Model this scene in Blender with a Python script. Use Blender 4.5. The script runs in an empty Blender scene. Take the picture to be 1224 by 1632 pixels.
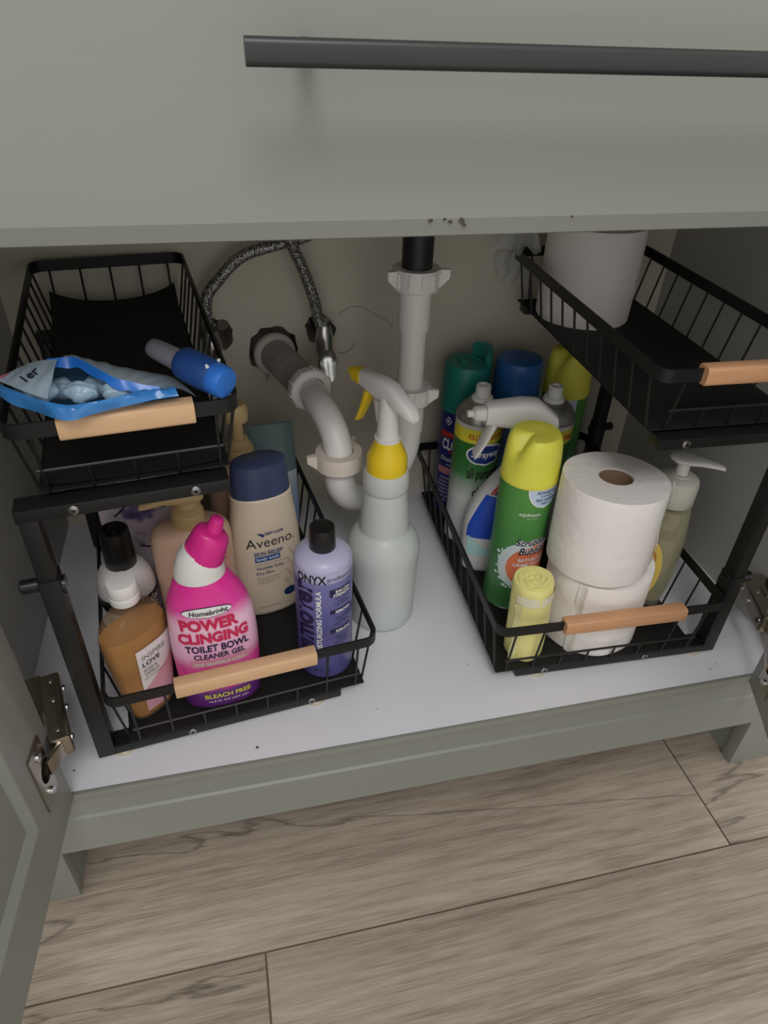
import bpy, bmesh, math, random
from mathutils import Vector, Matrix
random.seed(7)
PI = math.pi
scene = bpy.context.scene
COL = scene.collection

# ------------------------------------------------------------------ camera
YAW, PITCH, ROLL, FPX = 0.2470, 0.6333, 0.0399, 1095.45
CAM = Vector((0.2240, -0.4264, 0.8131))
fw = Vector((math.sin(YAW)*math.cos(PITCH), math.cos(YAW)*math.cos(PITCH), -math.sin(PITCH)))
r0 = Vector((math.cos(YAW), -math.sin(YAW), 0)); u0 = r0.cross(fw)
rr = r0*math.cos(ROLL) + u0*math.sin(ROLL); uu = u0*math.cos(ROLL) - r0*math.sin(ROLL)
cam = bpy.data.cameras.new('camera'); camo = bpy.data.objects.new('camera', cam); COL.objects.link(camo)
camo.matrix_world = Matrix(((rr.x, uu.x, -fw.x, CAM.x), (rr.y, uu.y, -fw.y, CAM.y), (rr.z, uu.z, -fw.z, CAM.z), (0, 0, 0, 1)))
cam.sensor_fit = 'AUTO'; cam.sensor_width = 36; cam.lens = FPX*36/1632; cam.clip_start = 0.01; cam.clip_end = 50
scene.camera = camo

# ------------------------------------------------------------------ light
world = bpy.data.worlds.new('world'); scene.world = world; world.use_nodes = True
bg = world.node_tree.nodes['Background']; bg.inputs['Color'].default_value = (1.0, 0.985, 0.965, 1); bg.inputs['Strength'].default_value = 0.95
def area(name, loc, target, size, power, col):
    l = bpy.data.lights.new(name, 'AREA'); l.shape = 'SQUARE'; l.size = size; l.energy = power; l.color = col
    o = bpy.data.objects.new(name, l); COL.objects.link(o); o.location = loc
    o.rotation_euler = (Vector(target)-Vector(loc)).to_track_quat('-Z', 'Y').to_euler()
    return o
area('ceiling_lamp_offscreen', (0.20, -1.60, 2.40), (0.3, -0.6, 0.0), 0.8, 21, (1.0, 0.98, 0.965))
vs = scene.view_settings
vs.view_transform = 'Standard'; vs.look = 'None'; vs.gamma = 1.0; vs.use_curve_mapping = False; vs.exposure = 0.0

# ------------------------------------------------------------------ materials
MATS = {}
def srgb(c):
    return tuple((x/255/12.92 if x/255 <= .04045 else ((x/255+.055)/1.055)**2.4) for x in c)
def mat(name, rgb, rough=.5, metal=0., trans=0., spec=.5, bump=0., bscale=200., alpha=1., ior=1.45, var=0., vscale=20., coat=0., stretch=None, sss=0.):
    if name in MATS: return MATS[name]
    m = bpy.data.materials.new(name); m.use_nodes = True; MATS[name] = m
    nt = m.node_tree; b = nt.nodes['Principled BSDF']; c = srgb(rgb)
    b.inputs['Base Color'].default_value = (*c, 1); b.inputs['Roughness'].default_value = rough
    b.inputs['Metallic'].default_value = metal; b.inputs['Transmission Weight'].default_value = trans
    b.inputs['Specular IOR Level'].default_value = spec; b.inputs['Alpha'].default_value = alpha; b.inputs['IOR'].default_value = ior
    b.inputs['Coat Weight'].default_value = coat
    if sss: b.inputs['Subsurface Weight'].default_value = sss; b.inputs['Subsurface Scale'].default_value = .01
    tc = None
    if bump or var:
        tc = nt.nodes.new('ShaderNodeTexCoord'); mp = nt.nodes.new('ShaderNodeMapping'); nt.links.new(tc.outputs['Object'], mp.inputs['Vector'])
        if stretch: mp.inputs['Scale'].default_value = stretch
    if bump:
        n = nt.nodes.new('ShaderNodeTexNoise'); n.inputs['Scale'].default_value = bscale; n.inputs['Detail'].default_value = 3
        nt.links.new(mp.outputs[0], n.inputs['Vector'])
        bp = nt.nodes.new('ShaderNodeBump'); bp.inputs['Strength'].default_value = bump; bp.inputs['Distance'].default_value = .002
        nt.links.new(n.outputs['Fac'], bp.inputs['Height']); nt.links.new(bp.outputs[0], b.inputs['Normal'])
    if var:
        n = nt.nodes.new('ShaderNodeTexNoise'); n.inputs['Scale'].default_value = vscale; n.inputs['Detail'].default_value = 4
        nt.links.new(mp.outputs[0], n.inputs['Vector'])
        mx = nt.nodes.new('ShaderNodeMix'); mx.data_type = 'RGBA'
        mx.inputs[6].default_value = (*[x*(1-var) for x in c], 1); mx.inputs[7].default_value = (*[min(1, x*(1+var)) for x in c], 1)
        nt.links.new(n.outputs['Fac'], mx.inputs[0]); nt.links.new(mx.outputs[2], b.inputs['Base Color'])
    return m
def ramp_mat(name, stops, axis='Z', lo=0., hi=1., rough=.35, interp='LINEAR', noise=0., nscale=80., spec=.5, metal=0., trans=0.):
    """printed colour bands along an object axis (object coordinates, metres)"""
    m = bpy.data.materials.new(name); m.use_nodes = True; nt = m.node_tree; b = nt.nodes['Principled BSDF']
    tc = nt.nodes.new('ShaderNodeTexCoord'); sp = nt.nodes.new('ShaderNodeSeparateXYZ'); nt.links.new(tc.outputs['Object'], sp.inputs[0])
    mr = nt.nodes.new('ShaderNodeMapRange'); mr.inputs[1].default_value = lo; mr.inputs[2].default_value = hi
    nt.links.new(sp.outputs[axis], mr.inputs[0]); src = mr.outputs[0]
    if noise:
        n = nt.nodes.new('ShaderNodeTexNoise'); n.inputs['Scale'].default_value = nscale; n.inputs['Detail'].default_value = 3; nt.links.new(tc.outputs['Object'], n.inputs['Vector'])
        ma = nt.nodes.new('ShaderNodeMath'); ma.operation = 'MULTIPLY_ADD'; ma.inputs[1].default_value = noise; nt.links.new(n.outputs['Fac'], ma.inputs[0]); nt.links.new(src, ma.inputs[2]); src = ma.outputs[0]
    cr = nt.nodes.new('ShaderNodeValToRGB'); cr.color_ramp.interpolation = interp
    e = cr.color_ramp.elements
    while len(e) < len(stops): e.new(.5)
    for i, (p, c) in enumerate(stops): e[i].position = p; e[i].color = (*srgb(c), 1)
    nt.links.new(src, cr.inputs[0]); nt.links.new(cr.outputs[0], b.inputs['Base Color'])
    b.inputs['Roughness'].default_value = rough; b.inputs['Specular IOR Level'].default_value = spec; b.inputs['Metallic'].default_value = metal
    b.inputs['Transmission Weight'].default_value = trans
    return m
def film_mat(name, rgb, opac=.25, rough=.15, diff=.5):
    """thin clear plastic: see-through sheet with a diffuse tint and a gloss"""
    m = bpy.data.materials.new(name); m.use_nodes = True; nt = m.node_tree
    out = nt.nodes['Material Output']; b = nt.nodes['Principled BSDF']; b.inputs['Base Color'].default_value = (*srgb(rgb), 1); b.inputs['Roughness'].default_value = rough
    t = nt.nodes.new('ShaderNodeBsdfTransparent'); t.inputs[0].default_value = (*[1-(1-x)*diff for x in srgb(rgb)], 1)
    mx = nt.nodes.new('ShaderNodeMixShader'); mx.inputs[0].default_value = opac
    nt.links.new(t.outputs[0], mx.inputs[1]); nt.links.new(b.outputs[0], mx.inputs[2]); nt.links.new(mx.outputs[0], out.inputs[0])
    return m
def plank_mat():
    m = bpy.data.materials.new('oak_plank'); m.use_nodes = True; nt = m.node_tree; b = nt.nodes['Principled BSDF']
    tc = nt.nodes.new('ShaderNodeTexCoord'); oi = nt.nodes.new('ShaderNodeObjectInfo')
    off = nt.nodes.new('ShaderNodeVectorMath'); off.operation = 'MULTIPLY_ADD'; off.inputs[1].default_value = (1, 1, 1)
    sc = nt.nodes.new('ShaderNodeVectorMath'); sc.operation = 'SCALE'; sc.inputs[0].default_value = (3.1, 1.7, 2.3); nt.links.new(oi.outputs['Random'], sc.inputs['Scale'])
    nt.links.new(tc.outputs['Object'], off.inputs[0]); nt.links.new(sc.outputs[0], off.inputs[2])
    def noise(scale, st, det=5, dist=0.):
        mp = nt.nodes.new('ShaderNodeMapping'); mp.inputs['Scale'].default_value = st; nt.links.new(off.outputs[0], mp.inputs['Vector'])
        n = nt.nodes.new('ShaderNodeTexNoise'); n.inputs['Scale'].default_value = scale; n.inputs['Detail'].default_value = det; n.inputs['Distortion'].default_value = dist
        nt.links.new(mp.outputs[0], n.inputs['Vector']); return n
    n1 = noise(11, (.35, 2.2, 1), 4, 1.2); n2 = noise(300, (.08, 2.0, 1), 3, .2); n3 = noise(5, (.6, 2.5, 1), 2, .5)
    mpw = nt.nodes.new('ShaderNodeMapping'); mpw.inputs['Scale'].default_value = (.8, 6, 1); nt.links.new(off.outputs[0], mpw.inputs['Vector'])
    w = nt.nodes.new('ShaderNodeTexWave'); w.wave_type = 'RINGS'; w.inputs['Scale'].default_value = 3.2; w.inputs['Distortion'].default_value = 7; w.inputs['Detail'].default_value = 3; w.inputs['Detail Scale'].default_value = 1.5
    nt.links.new(mpw.outputs[0], w.inputs['Vector'])
    def mathn(op, a, c):
        k = nt.nodes.new('ShaderNodeMath'); k.operation = op
        for i, v in enumerate((a, c)):
            if isinstance(v, (int, float)): k.inputs[i].default_value = v
            else: nt.links.new(v, k.inputs[i])
        return k.outputs[0]
    v = mathn('ADD', mathn('ADD', mathn('MULTIPLY', n1.outputs['Fac'], .30), mathn('MULTIPLY', n2.outputs['Fac'], .50)), mathn('ADD', mathn('MULTIPLY', w.outputs['Fac'], .08), mathn('MULTIPLY', n3.outputs['Fac'], .25)))
    cr = nt.nodes.new('ShaderNodeValToRGB'); e = cr.color_ramp.elements; e.new(.5)
    for i, (p, c) in enumerate(((.34, (116, 104, 92)), (.54, (157, 145, 130)), (.76, (182, 170, 155)))): e[i].position = p; e[i].color = (*srgb(c), 1)
    nt.links.new(v, cr.inputs[0])
    cv = noise(2.6, (.35, 2.6, 1), 6, 1.0)     # dark crack veins and knots
    vein = nt.nodes.new('ShaderNodeValToRGB'); ve = vein.color_ramp.elements; ve.new(.5); ve.new(.5)
    for i, (p, c) in enumerate(((.0, 1), (.490, 1), (.5, .30), (.508, 1))): ve[i].position = p; ve[i].color = (c, c, c, 1)
    nt.links.new(cv.outputs['Fac'], vein.inputs[0])
    mx = nt.nodes.new('ShaderNodeMix'); mx.data_type = 'RGBA'; mx.blend_type = 'MULTIPLY'; mx.inputs[0].default_value = .7
    nt.links.new(cr.outputs[0], mx.inputs[6]); nt.links.new(vein.outputs[0], mx.inputs[7]); nt.links.new(mx.outputs[2], b.inputs['Base Color'])
    b.inputs['Roughness'].default_value = .55; b.inputs['Specular IOR Level'].default_value = .3
    bp = nt.nodes.new('ShaderNodeBump'); bp.inputs['Strength'].default_value = .15; bp.inputs['Distance'].default_value = .001; nt.links.new(v, bp.inputs['Height']); nt.links.new(bp.outputs[0], b.inputs['Normal'])
    return m
M = {}
M['green'] = mat('sage_paint', (136, 138, 131), .42, bump=.06, bscale=60, stretch=(.15, 1, 2.5))
M['white_board'] = mat('white_laminate', (226, 226, 232), .35, var=.02, vscale=9)
M['plaster'] = mat('beige_plaster', (212, 205, 188), .8, bump=.15, bscale=40, var=.07, vscale=7)
M['side'] = mat('grey_side_panel', (176, 175, 170), .6, var=.05, vscale=5)
M['blk'] = mat('black_powder_coat', (25, 25, 25), .42, spec=.45, bump=.05, bscale=900)
M['liner'] = mat('black_liner', (22, 22, 22), .65)
M['handle_blk'] = mat('graphite_metal', (62, 62, 62), .38, metal=.6)
M['beech'] = mat('beech_wood', (218, 178, 138), .5, var=.13, vscale=120, stretch=(.12, 1.3, 1.3))
M['beech_warm'] = mat('warm_beech_wood', (205, 155, 115), .5, var=.13, vscale=120, stretch=(.12, 1.3, 1.3))
M['pvc'] = mat('white_pvc', (238, 236, 233), .3)
M['pvc_cream'] = mat('cream_pvc', (228, 218, 206), .35)
M['pvc_grey'] = mat('grey_pvc', (160, 156, 150), .5)
M['blk_pipe'] = mat('black_tailpiece', (38, 38, 38), .45)
M['chrome'] = mat('chrome', (215, 215, 215), .2, metal=1)
M['nickel'] = mat('nickel', (175, 168, 155), .25, metal=1)
M['steel'] = mat('steel', (150, 150, 150), .28, metal=1)
M['tissue'] = mat('tissue_paper', (240, 235, 231), .95, spec=.05, bump=.6, bscale=75)
M['card'] = mat('cardboard_core', (150, 122, 100), .9)
M['white'] = mat('white_plastic', (228, 226, 222), .35)
M['white_soft'] = mat('soft_white_plastic', (225, 222, 220), .4, sss=.1)
M['yellow'] = mat('yellow_plastic', (238, 206, 42), .35)
M['lemon'] = mat('lemon_plastic', (228, 224, 84), .4)
M['blkp'] = mat('black_plastic', (26, 26, 26), .3)
M['navy'] = mat('navy_plastic', (62, 74, 108), .35)
M['ink'] = mat('ink_dark', (35, 32, 40), .5)
M['ink_blue'] = mat('ink_blue', (36, 62, 120), .5)
M['ink_white'] = mat('ink_white', (235, 235, 235), .5)
M['ink_red'] = mat('ink_crimson', (200, 36, 84), .5)
M['ink_navy'] = mat('ink_navy', (28, 24, 62), .5)
M['ink_yellow'] = mat('ink_yellow', (226, 220, 70), .5)
M['ink_grey'] = mat('ink_grey', (120, 116, 112), .5)
M['ink_pink'] = mat('ink_pink', (214, 150, 165), .5)
M['ink_red2'] = mat('ink_red', (196, 52, 44), .5)
M['plank'] = plank_mat()

# ------------------------------------------------------------------ builders
def link(o, parent=None):
    COL.objects.link(o)
    if parent is not None: o.parent = parent
    return o
def tag(o, label=None, cat=None, group=None, kind=None):
    if label: o['label'] = label
    if cat: o['category'] = cat
    if group: o['group'] = group
    if kind: o['kind'] = kind
    return o
def thing(name, loc, rz, label, cat, group=None, tilt=None):
    o = bpy.data.objects.new(name, None); COL.objects.link(o); o.location = loc
    o.rotation_euler = (tilt[0] if tilt else 0, tilt[1] if tilt else 0, rz); o.empty_display_size = .02
    return tag(o, label, cat, group)
class MB:
    def __init__(s): s.v = []; s.f = []
    def add(s, vs, fs):
        k = len(s.v); s.v += [tuple(v) for v in vs]; s.f += [tuple(i+k for i in f) for f in fs]; return s
    def box(s, x0, x1, y0, y1, z0, z1):
        return s.add([(x0, y0, z0), (x1, y0, z0), (x1, y1, z0), (x0, y1, z0), (x0, y0, z1), (x1, y0, z1), (x1, y1, z1), (x0, y1, z1)],
                     [(3, 2, 1, 0), (4, 5, 6, 7), (0, 1, 5, 4), (1, 2, 6, 5), (2, 3, 7, 6), (3, 0, 4, 7)])
    def loft(s, rings, cap=True, closed=True):
        n = len(rings[0]); vs = [p for r in rings for p in r]; fs = []
        for i in range(len(rings)-1):
            for j in range(n if closed else n-1):
                k = (j+1) % n; fs.append((i*n+j, i*n+k, (i+1)*n+k, (i+1)*n+j))
        if cap: fs.append(tuple(range(n-1, -1, -1))); fs.append(tuple((len(rings)-1)*n+j for j in range(n)))
        return s.add(vs, fs)
    def grid(s, rows):
        return s.loft(rows, False, False)
    def lathe(s, prof, seg=32, c=(0, 0), cap=True):
        return s.loft([[(c[0]+r*math.cos(2*PI*j/seg), c[1]+r*math.sin(2*PI*j/seg), z) for j in range(seg)] for r, z in prof], cap)
    def tube(s, path, r, seg=12, cap=True):
        path = [Vector(p) for p in path]; rings = []; up = None
        for i, p in enumerate(path):
            t = (path[min(i+1, len(path)-1)]-path[max(i-1, 0)]).normalized()
            if up is None: up = t.orthogonal().normalized()
            up = (up-t*up.dot(t)).normalized(); b = t.cross(up)
            rad = r[i] if isinstance(r, (list, tuple)) else r
            rings.append([tuple(p+(up*math.cos(2*PI*j/seg)+b*math.sin(2*PI*j/seg))*rad) for j in range(seg)])
        return s.loft(rings, cap)
    def build(s, name, m, parent=None, smooth=False, bevel=0., loc=None, sub=0):
        me = bpy.data.meshes.new(name); me.from_pydata(s.v, [], s.f); me.update()
        bm = bmesh.new(); bm.from_mesh(me); bmesh.ops.recalc_face_normals(bm, faces=bm.faces)
        if bevel: bmesh.ops.bevel(bm, geom=list(bm.edges), offset=bevel, segments=2, profile=.6, affect='EDGES', clamp_overlap=True)
        bm.to_mesh(me); bm.free()
        me.materials.append(M[m] if isinstance(m, str) else m)
        if smooth or bevel:
            me.polygons.foreach_set('use_smooth', [True]*len(me.polygons)); me.set_sharp_from_angle(angle=math.radians(38))
        o = bpy.data.objects.new(name, me); link(o, parent)
        if loc: o.location = loc
        if sub:
            md = o.modifiers.new('subdivision', 'SUBSURF'); md.levels = sub; md.render_levels = sub
        return o
def cut(o, mb):
    """cut a closed shape out of a mesh object"""
    c = mb.build('cutter', 'green'); c.parent = None
    md = o.modifiers.new('cut', 'BOOLEAN'); md.operation = 'DIFFERENCE'; md.solver = 'EXACT'; md.object = c
    bpy.context.view_layer.update(); dg = bpy.context.evaluated_depsgraph_get(); me = bpy.data.meshes.new_from_object(o.evaluated_get(dg))
    mt = o.data.materials[0]; o.modifiers.clear(); o.data = me; me.materials.clear(); me.materials.append(mt)
    me.polygons.foreach_set('material_index', [0]*len(me.polygons))
    bpy.data.objects.remove(c)
def catmull(pts, n=8):
    pts = [Vector(p) for p in pts]; out = []
    for i in range(len(pts)-1):
        p0 = pts[max(i-1, 0)]; p1 = pts[i]; p2 = pts[i+1]; p3 = pts[min(i+2, len(pts)-1)]
        for k in range(n):
            t = k/n; out.append(.5*((2*p1)+(p2-p0)*t+(2*p0-5*p1+4*p2-p3)*t*t+(3*p1-p0-3*p2+p3)*t**3))
    return out+[pts[-1]]
def sell(rx, ry, n, t):
    c, s_ = math.cos(t), math.sin(t)
    return (rx*math.copysign(abs(c)**(2/n), c), ry*math.copysign(abs(s_)**(2/n), s_))
class Body:
    """a bottle or can body: stacked superellipse sections (z, rx, ry, n); front is local -y"""
    def __init__(s, secs, fine=0, ox=lambda z: 0.):
        s.raw = secs; s.ox = ox
        if fine:
            z = [Vector((a[0], a[1], a[2])) for a in secs]; ns = [a[3] for a in secs]; p = catmull(z, fine); s.secs = []
            for i, v in enumerate(p):
                k = min(i//fine, len(ns)-2); s.secs.append((secs[k][0]+(secs[k+1][0]-secs[k][0])*((i-k*fine)/fine), max(v.y, 1e-4), max(v.z, 1e-4), ns[k]+(ns[k+1]-ns[k])*((i-k*fine)/fine)))
        else: s.secs = list(secs)
    def at(s, z):
        a = s.secs
        if z <= a[0][0]: return a[0][1:]
        for p, q in zip(a, a[1:]):
            if p[0] <= z <= q[0] and q[0] > p[0]:
                t = (z-p[0])/(q[0]-p[0]); return tuple(p[i]+(q[i]-p[i])*t for i in (1, 2, 3))
        return a[-1][1:]
    def mesh(s, name, m, parent, seg=40, **k):
        mb = MB(); mb.loft([[(s.ox(z)+sell(rx, ry, n, 2*PI*j/seg)[0], sell(rx, ry, n, 2*PI*j/seg)[1], z) for j in range(seg)] for z, rx, ry, n in s.secs])
        return mb.build(name, m, parent, smooth=True, **k)
    def pt(s, arc, z, off=.0004):
        """point at arc length from the front (+ to the right seen from the front), height z"""
        rx, ry, n = s.at(z); K = 160; sg = 1 if arc >= 0 else -1; L = abs(arc); acc = 0; prev = sell(rx, ry, n, -PI/2)
        for i in range(1, K+1):
            cur = sell(rx, ry, n, -PI/2+sg*PI*i/K); d = math.hypot(cur[0]-prev[0], cur[1]-prev[1])
            if acc+d >= L or i == K:
                t = (L-acc)/d if d else 0; x = prev[0]+(cur[0]-prev[0])*t; y = prev[1]+(cur[1]-prev[1])*t
                tx, ty = (cur[0]-prev[0])/(d or 1)*sg, (cur[1]-prev[1])/(d or 1)*sg
                return (s.ox(z)+x+ty*off, y-tx*off, z)
            acc += d; prev = cur
    def patch(s, name, m, parent, outline, off=.0004, nx=16, nz=10):
        """outline: (a0, a1, z0, z1) rectangle, or a function v-> (z, left, right) for shaped labels"""
        rows = []
        for i in range(nz+1):
            v = i/nz
            if callable(outline): z, a0, a1 = outline(v)
            else: a0, a1, z0, z1 = outline; z = z0+(z1-z0)*v
            rows.append([s.pt(a0+(a1-a0)*j/nx, z, off) for j in range(nx+1)])
        return MB().grid(rows).build(name, m, parent, smooth=True)
    def oval(s, name, m, parent, ac, zc, ra, rz, off=.0006):
        def o(v):
            t = -1+2*v; w = math.sqrt(max(0, 1-t*t)); return (zc+rz*t, ac-ra*max(w, .02), ac+ra*max(w, .02))
        return s.patch(name, m, parent, o, off, 18, 14)
    def text(s, st, m, parent, ac, zc, w, h, off=.0008, bold=0., shear=0., rot=0., name='lettering', skew=0.):
        o = glyphs(st, bold, shear)
        for v in o.vertices:
            x, y = v.co.x*w, v.co.y*h; y += x*skew
            if rot: x, y = x*math.cos(rot)-y*math.sin(rot), x*math.sin(rot)+y*math.cos(rot)
            v.co = s.pt(ac+x, zc+y, off)
        return fin(o, m, parent, name)
def glyphs(st, bold=0., shear=0.):
    """text turned into a mesh, unit box centred at the origin"""
    cu = bpy.data.curves.new('text', 'FONT'); cu.body = st; cu.size = 1; cu.offset = bold; cu.shear = shear; cu.resolution_u = 3
    ob = bpy.data.objects.new('text', cu); COL.objects.link(ob); dg = bpy.context.evaluated_depsgraph_get(); dg.update()
    me = bpy.data.meshes.new_from_object(ob.evaluated_get(dg)); bpy.data.objects.remove(ob); bpy.data.curves.remove(cu)
    xs = [v.co.x for v in me.vertices]; ys = [v.co.y for v in me.vertices]
    cx, cy, sx, sy = (min(xs)+max(xs))/2, (min(ys)+max(ys))/2, max(xs)-min(xs), max(ys)-min(ys)
    for v in me.vertices: v.co = ((v.co.x-cx)/sx, (v.co.y-cy)/sy, 0)
    return me
def fin(me, m, parent, name='lettering'):
    me.name = name; me.materials.clear(); me.materials.append(M[m] if isinstance(m, str) else m); me.update()
    o = bpy.data.objects.new(name, me); return link(o, parent)
def rbox(mb, x0, x1, y0, y1, z0, z1): return mb.box(x0, x1, y0, y1, z0, z1)
def superloft(mb, secs, seg=20):
    """secs: (centre, ax_u, ax_v, ru, rv, n)"""
    rings = []
    for c, a, b, ru, rv, n in secs:
        c, a, b = Vector(c), Vector(a), Vector(b); ring = []
        for j in range(seg):
            x, y = sell(ru, rv, n, 2*PI*j/seg); ring.append(tuple(c+a*x+b*y))
        rings.append(ring)
    return mb.loft(rings)

ZF = .1885          # top of the cabinet's bottom board
W = .828            # clear width between the cabinet feet
YB = .452           # wall behind the cabinet
XL, XR = -.029, .846

# ------------------------------------------------------------------ room
fl = MB().box(-1.2, 2.0, -1.6, .60, -.03, -.0022).build('floor', mat('plank_joint', (112, 101, 89), .9)); tag(fl, 'grey brown oak plank floor', None, None, 'structure')
PW = .218
rows = [(-.1002, (.7606,)), (-.1002-PW, (.1957,)), (-.1002-2*PW, (-.3, .95)), (-.1002-3*PW, (.5,)), (-.1002-4*PW, (.1, 1.3)), (-.1002-5*PW, (.7,)), (-.1002-6*PW, (.2,)), (-.1002+PW, (.3,)), (-.1002+2*PW, (.8,))]
for y0, cuts in rows:
    xs = [-1.2]+list(cuts)+[2.0]
    for a, b in zip(xs, xs[1:]):
        g = .0010
        o = MB().box(a+g-(a+b)/2, b-g-(a+b)/2, -PW/2+g, PW/2-g, -.0022, 0).build('plank', 'plank', fl, bevel=.0007)
        o.location = ((a+b)/2, y0+PW/2, 0)
wb = MB().box(-1.2, 2.0, YB, YB+.1, 0, 2.4).build('wall_back', 'plaster'); tag(wb, 'beige plaster wall behind the open cabinet', None, None, 'structure')
def blob_mb(cx, cz, r, y0, y1, n=22, jag=.12, sq=1.):
    ring = []
    for j in range(n):
        k = r*(1+random.uniform(-jag, jag)); ring.append((cx+k*math.cos(2*PI*j/n)*sq, cz+k*math.sin(2*PI*j/n)))
    return MB().loft([[(x, y0, z) for x, z in ring], [(x, y1, z) for x, z in ring]])
def blob(name, cx, cz, r, m, parent, y, n=22, jag=.12, th=.0015, sq=1.): return blob_mb(cx, cz, r, y, y-th, n, jag, sq).build(name, m, parent)
for hx, hz, hr, jg in ((.2840, .4385, .0345, .10), (.347, .464, .0205, .15), (.212, .463, .022, .15)):     # rough holes broken through the plaster
    cut(wb, blob_mb(hx, hz, hr, YB-.01, YB+.07, jag=jg))
# old plaster patch outline
pts = [(.395+.052*math.cos(t)*(1+.08*math.sin(3*t)), .44+.05*math.sin(t)*(1+.06*math.sin(5*t))) for t in [2.05-1.65*i/24 for i in range(25)]]
MB().tube([(x, YB+.0002, z) for x, z in pts], .0006, 6).build('patch_seam', mat('seam', (150, 142, 125), .9), wb)
MB().tube([(x, YB+.0002, z) for x, z in [(.372, .43), (.380, .428), (.389, .433), (.395, .441)]], .0008, 6).build('patch_seam', MATS['seam'], wb)

# ------------------------------------------------------------------ vanity cabinet
vc = thing('vanity_cabinet', (0, 0, 0), 0, 'sage green vanity cabinet with open doors and pull drawer above its shelf', 'cabinet')
ZR = .0906
SPECKS = ((.2105, .0189, .0018), (.0301, .0284, .0012), (.4615, .0821, .0008), (.7567, .0257, .0009), (.746, .0199, .0011), (.3424, .0417, .0007))
bbd = MB().box(XL, XR, .004, YB, ZF-.012, ZF).build('bottom_board', 'white_board', vc)
for px, py, pr_ in SPECKS:
    MB().loft([[(px+pr_*k*(1+.3*math.sin(3*j+px*900))*math.cos(2*PI*j/9), py+pr_*k*.8*math.sin(2*PI*j/9), z) for j in range(9)] for z, k in ((ZF-.0001, 1), (ZF+.0005, .7))]).build('speck', mat('speck_dark', (60, 56, 52), .8), bbd)
MB().box(-.02, W+.02, .0, .0045, ZF-.0105, ZF+.0002).build('board_edging', 'green', vc, bevel=.0006)
# base rail: plain lower face, slightly set-back strip above a fine step, like the photo
mb = MB(); mb.loft([[(x, 0, ZR), (x, 0, .1465), (x, .003, .1482), (x, .003, .1772), (x, .018, .1772), (x, .018, ZR)] for x in (0, W)])
mb.build('base_rail', 'green', vc)
for x0, x1 in ((-.062, 0), (W, W+.062)):
    sgn = 1 if x0 < 0 else -1
    # foot: front leaf and inner return
    MB().box(x0, x1, 0, .018, 0, ZF-.0105).build('foot', 'green', vc, bevel=.0008)
    MB().box(x0+.004, x1-.0005, .018, .075, 0, ZF-.0125).build('foot_block', 'green', vc)
    MB().box(x0, x1 if x0 < 0 else x1, 0.0, .02, ZF-.0105, .97).build('stile', 'green', vc)
for x0, x1 in ((XL-.034, XL), (XR, XR+.028)):
    MB().box(x0, x1, .075, YB, .0, ZF-.012).build('side_skirt', 'green', vc)
    MB().box(x0, x1, .02, YB, ZF-.012, .97).build('side_panel', 'side', vc)
MB().box(-.09, W+.09, -.05, YB, .97, 1.0).build('countertop', mat('white_counter', (225, 222, 215), .3), vc)
MB().box(XL, XR, .02, .035, .74, .97).build('top_rail', 'side', vc)
# drawer front with chamfered lower edge
dl, dr = -.02, W+.02
mb = MB(); mb.loft([[(x, -.006, .704), (x, -.0225, .7055), (x, -.0245, .7065), (x, -.0276, .7165), (x, -.0276, .96), (x, -.006, .96)] for x in (dl, dr)])
df = mb.build('drawer_front', 'green', vc)
# paint chips on the drawer's lower edge
for px, pz, r in ((.345, .7155, .0016), (.357, .7145, .0018), (.364, .7152, .0024), (.366, .7125, .0012), (.433, .7160, .0010), (.3535, .7162, .0011)):
    blob('paint_chip', px, pz, r*.6, mat('chip', (70, 64, 55), .8), df, -.0268, 9, .35, .0012, 1.3)
hd = MB(); superloft(hd, [((x, -.0735, .7962), (0, 1, 0), (0, 0, 1), .0045, .0056, 4.0) for x in (.2445, .60)], 20)
h = hd.build('pull_handle', 'handle_blk', df, smooth=True); h['label'] = 'long dark graphite bar pull'
# posts of the handle stay part of it
for x in (.2755, .5695): MB().tube([(x, -.072, .7962), (x, -.0276, .7962)], .0045, 14).build('handle_post', 'handle_blk', df, smooth=True)
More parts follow.
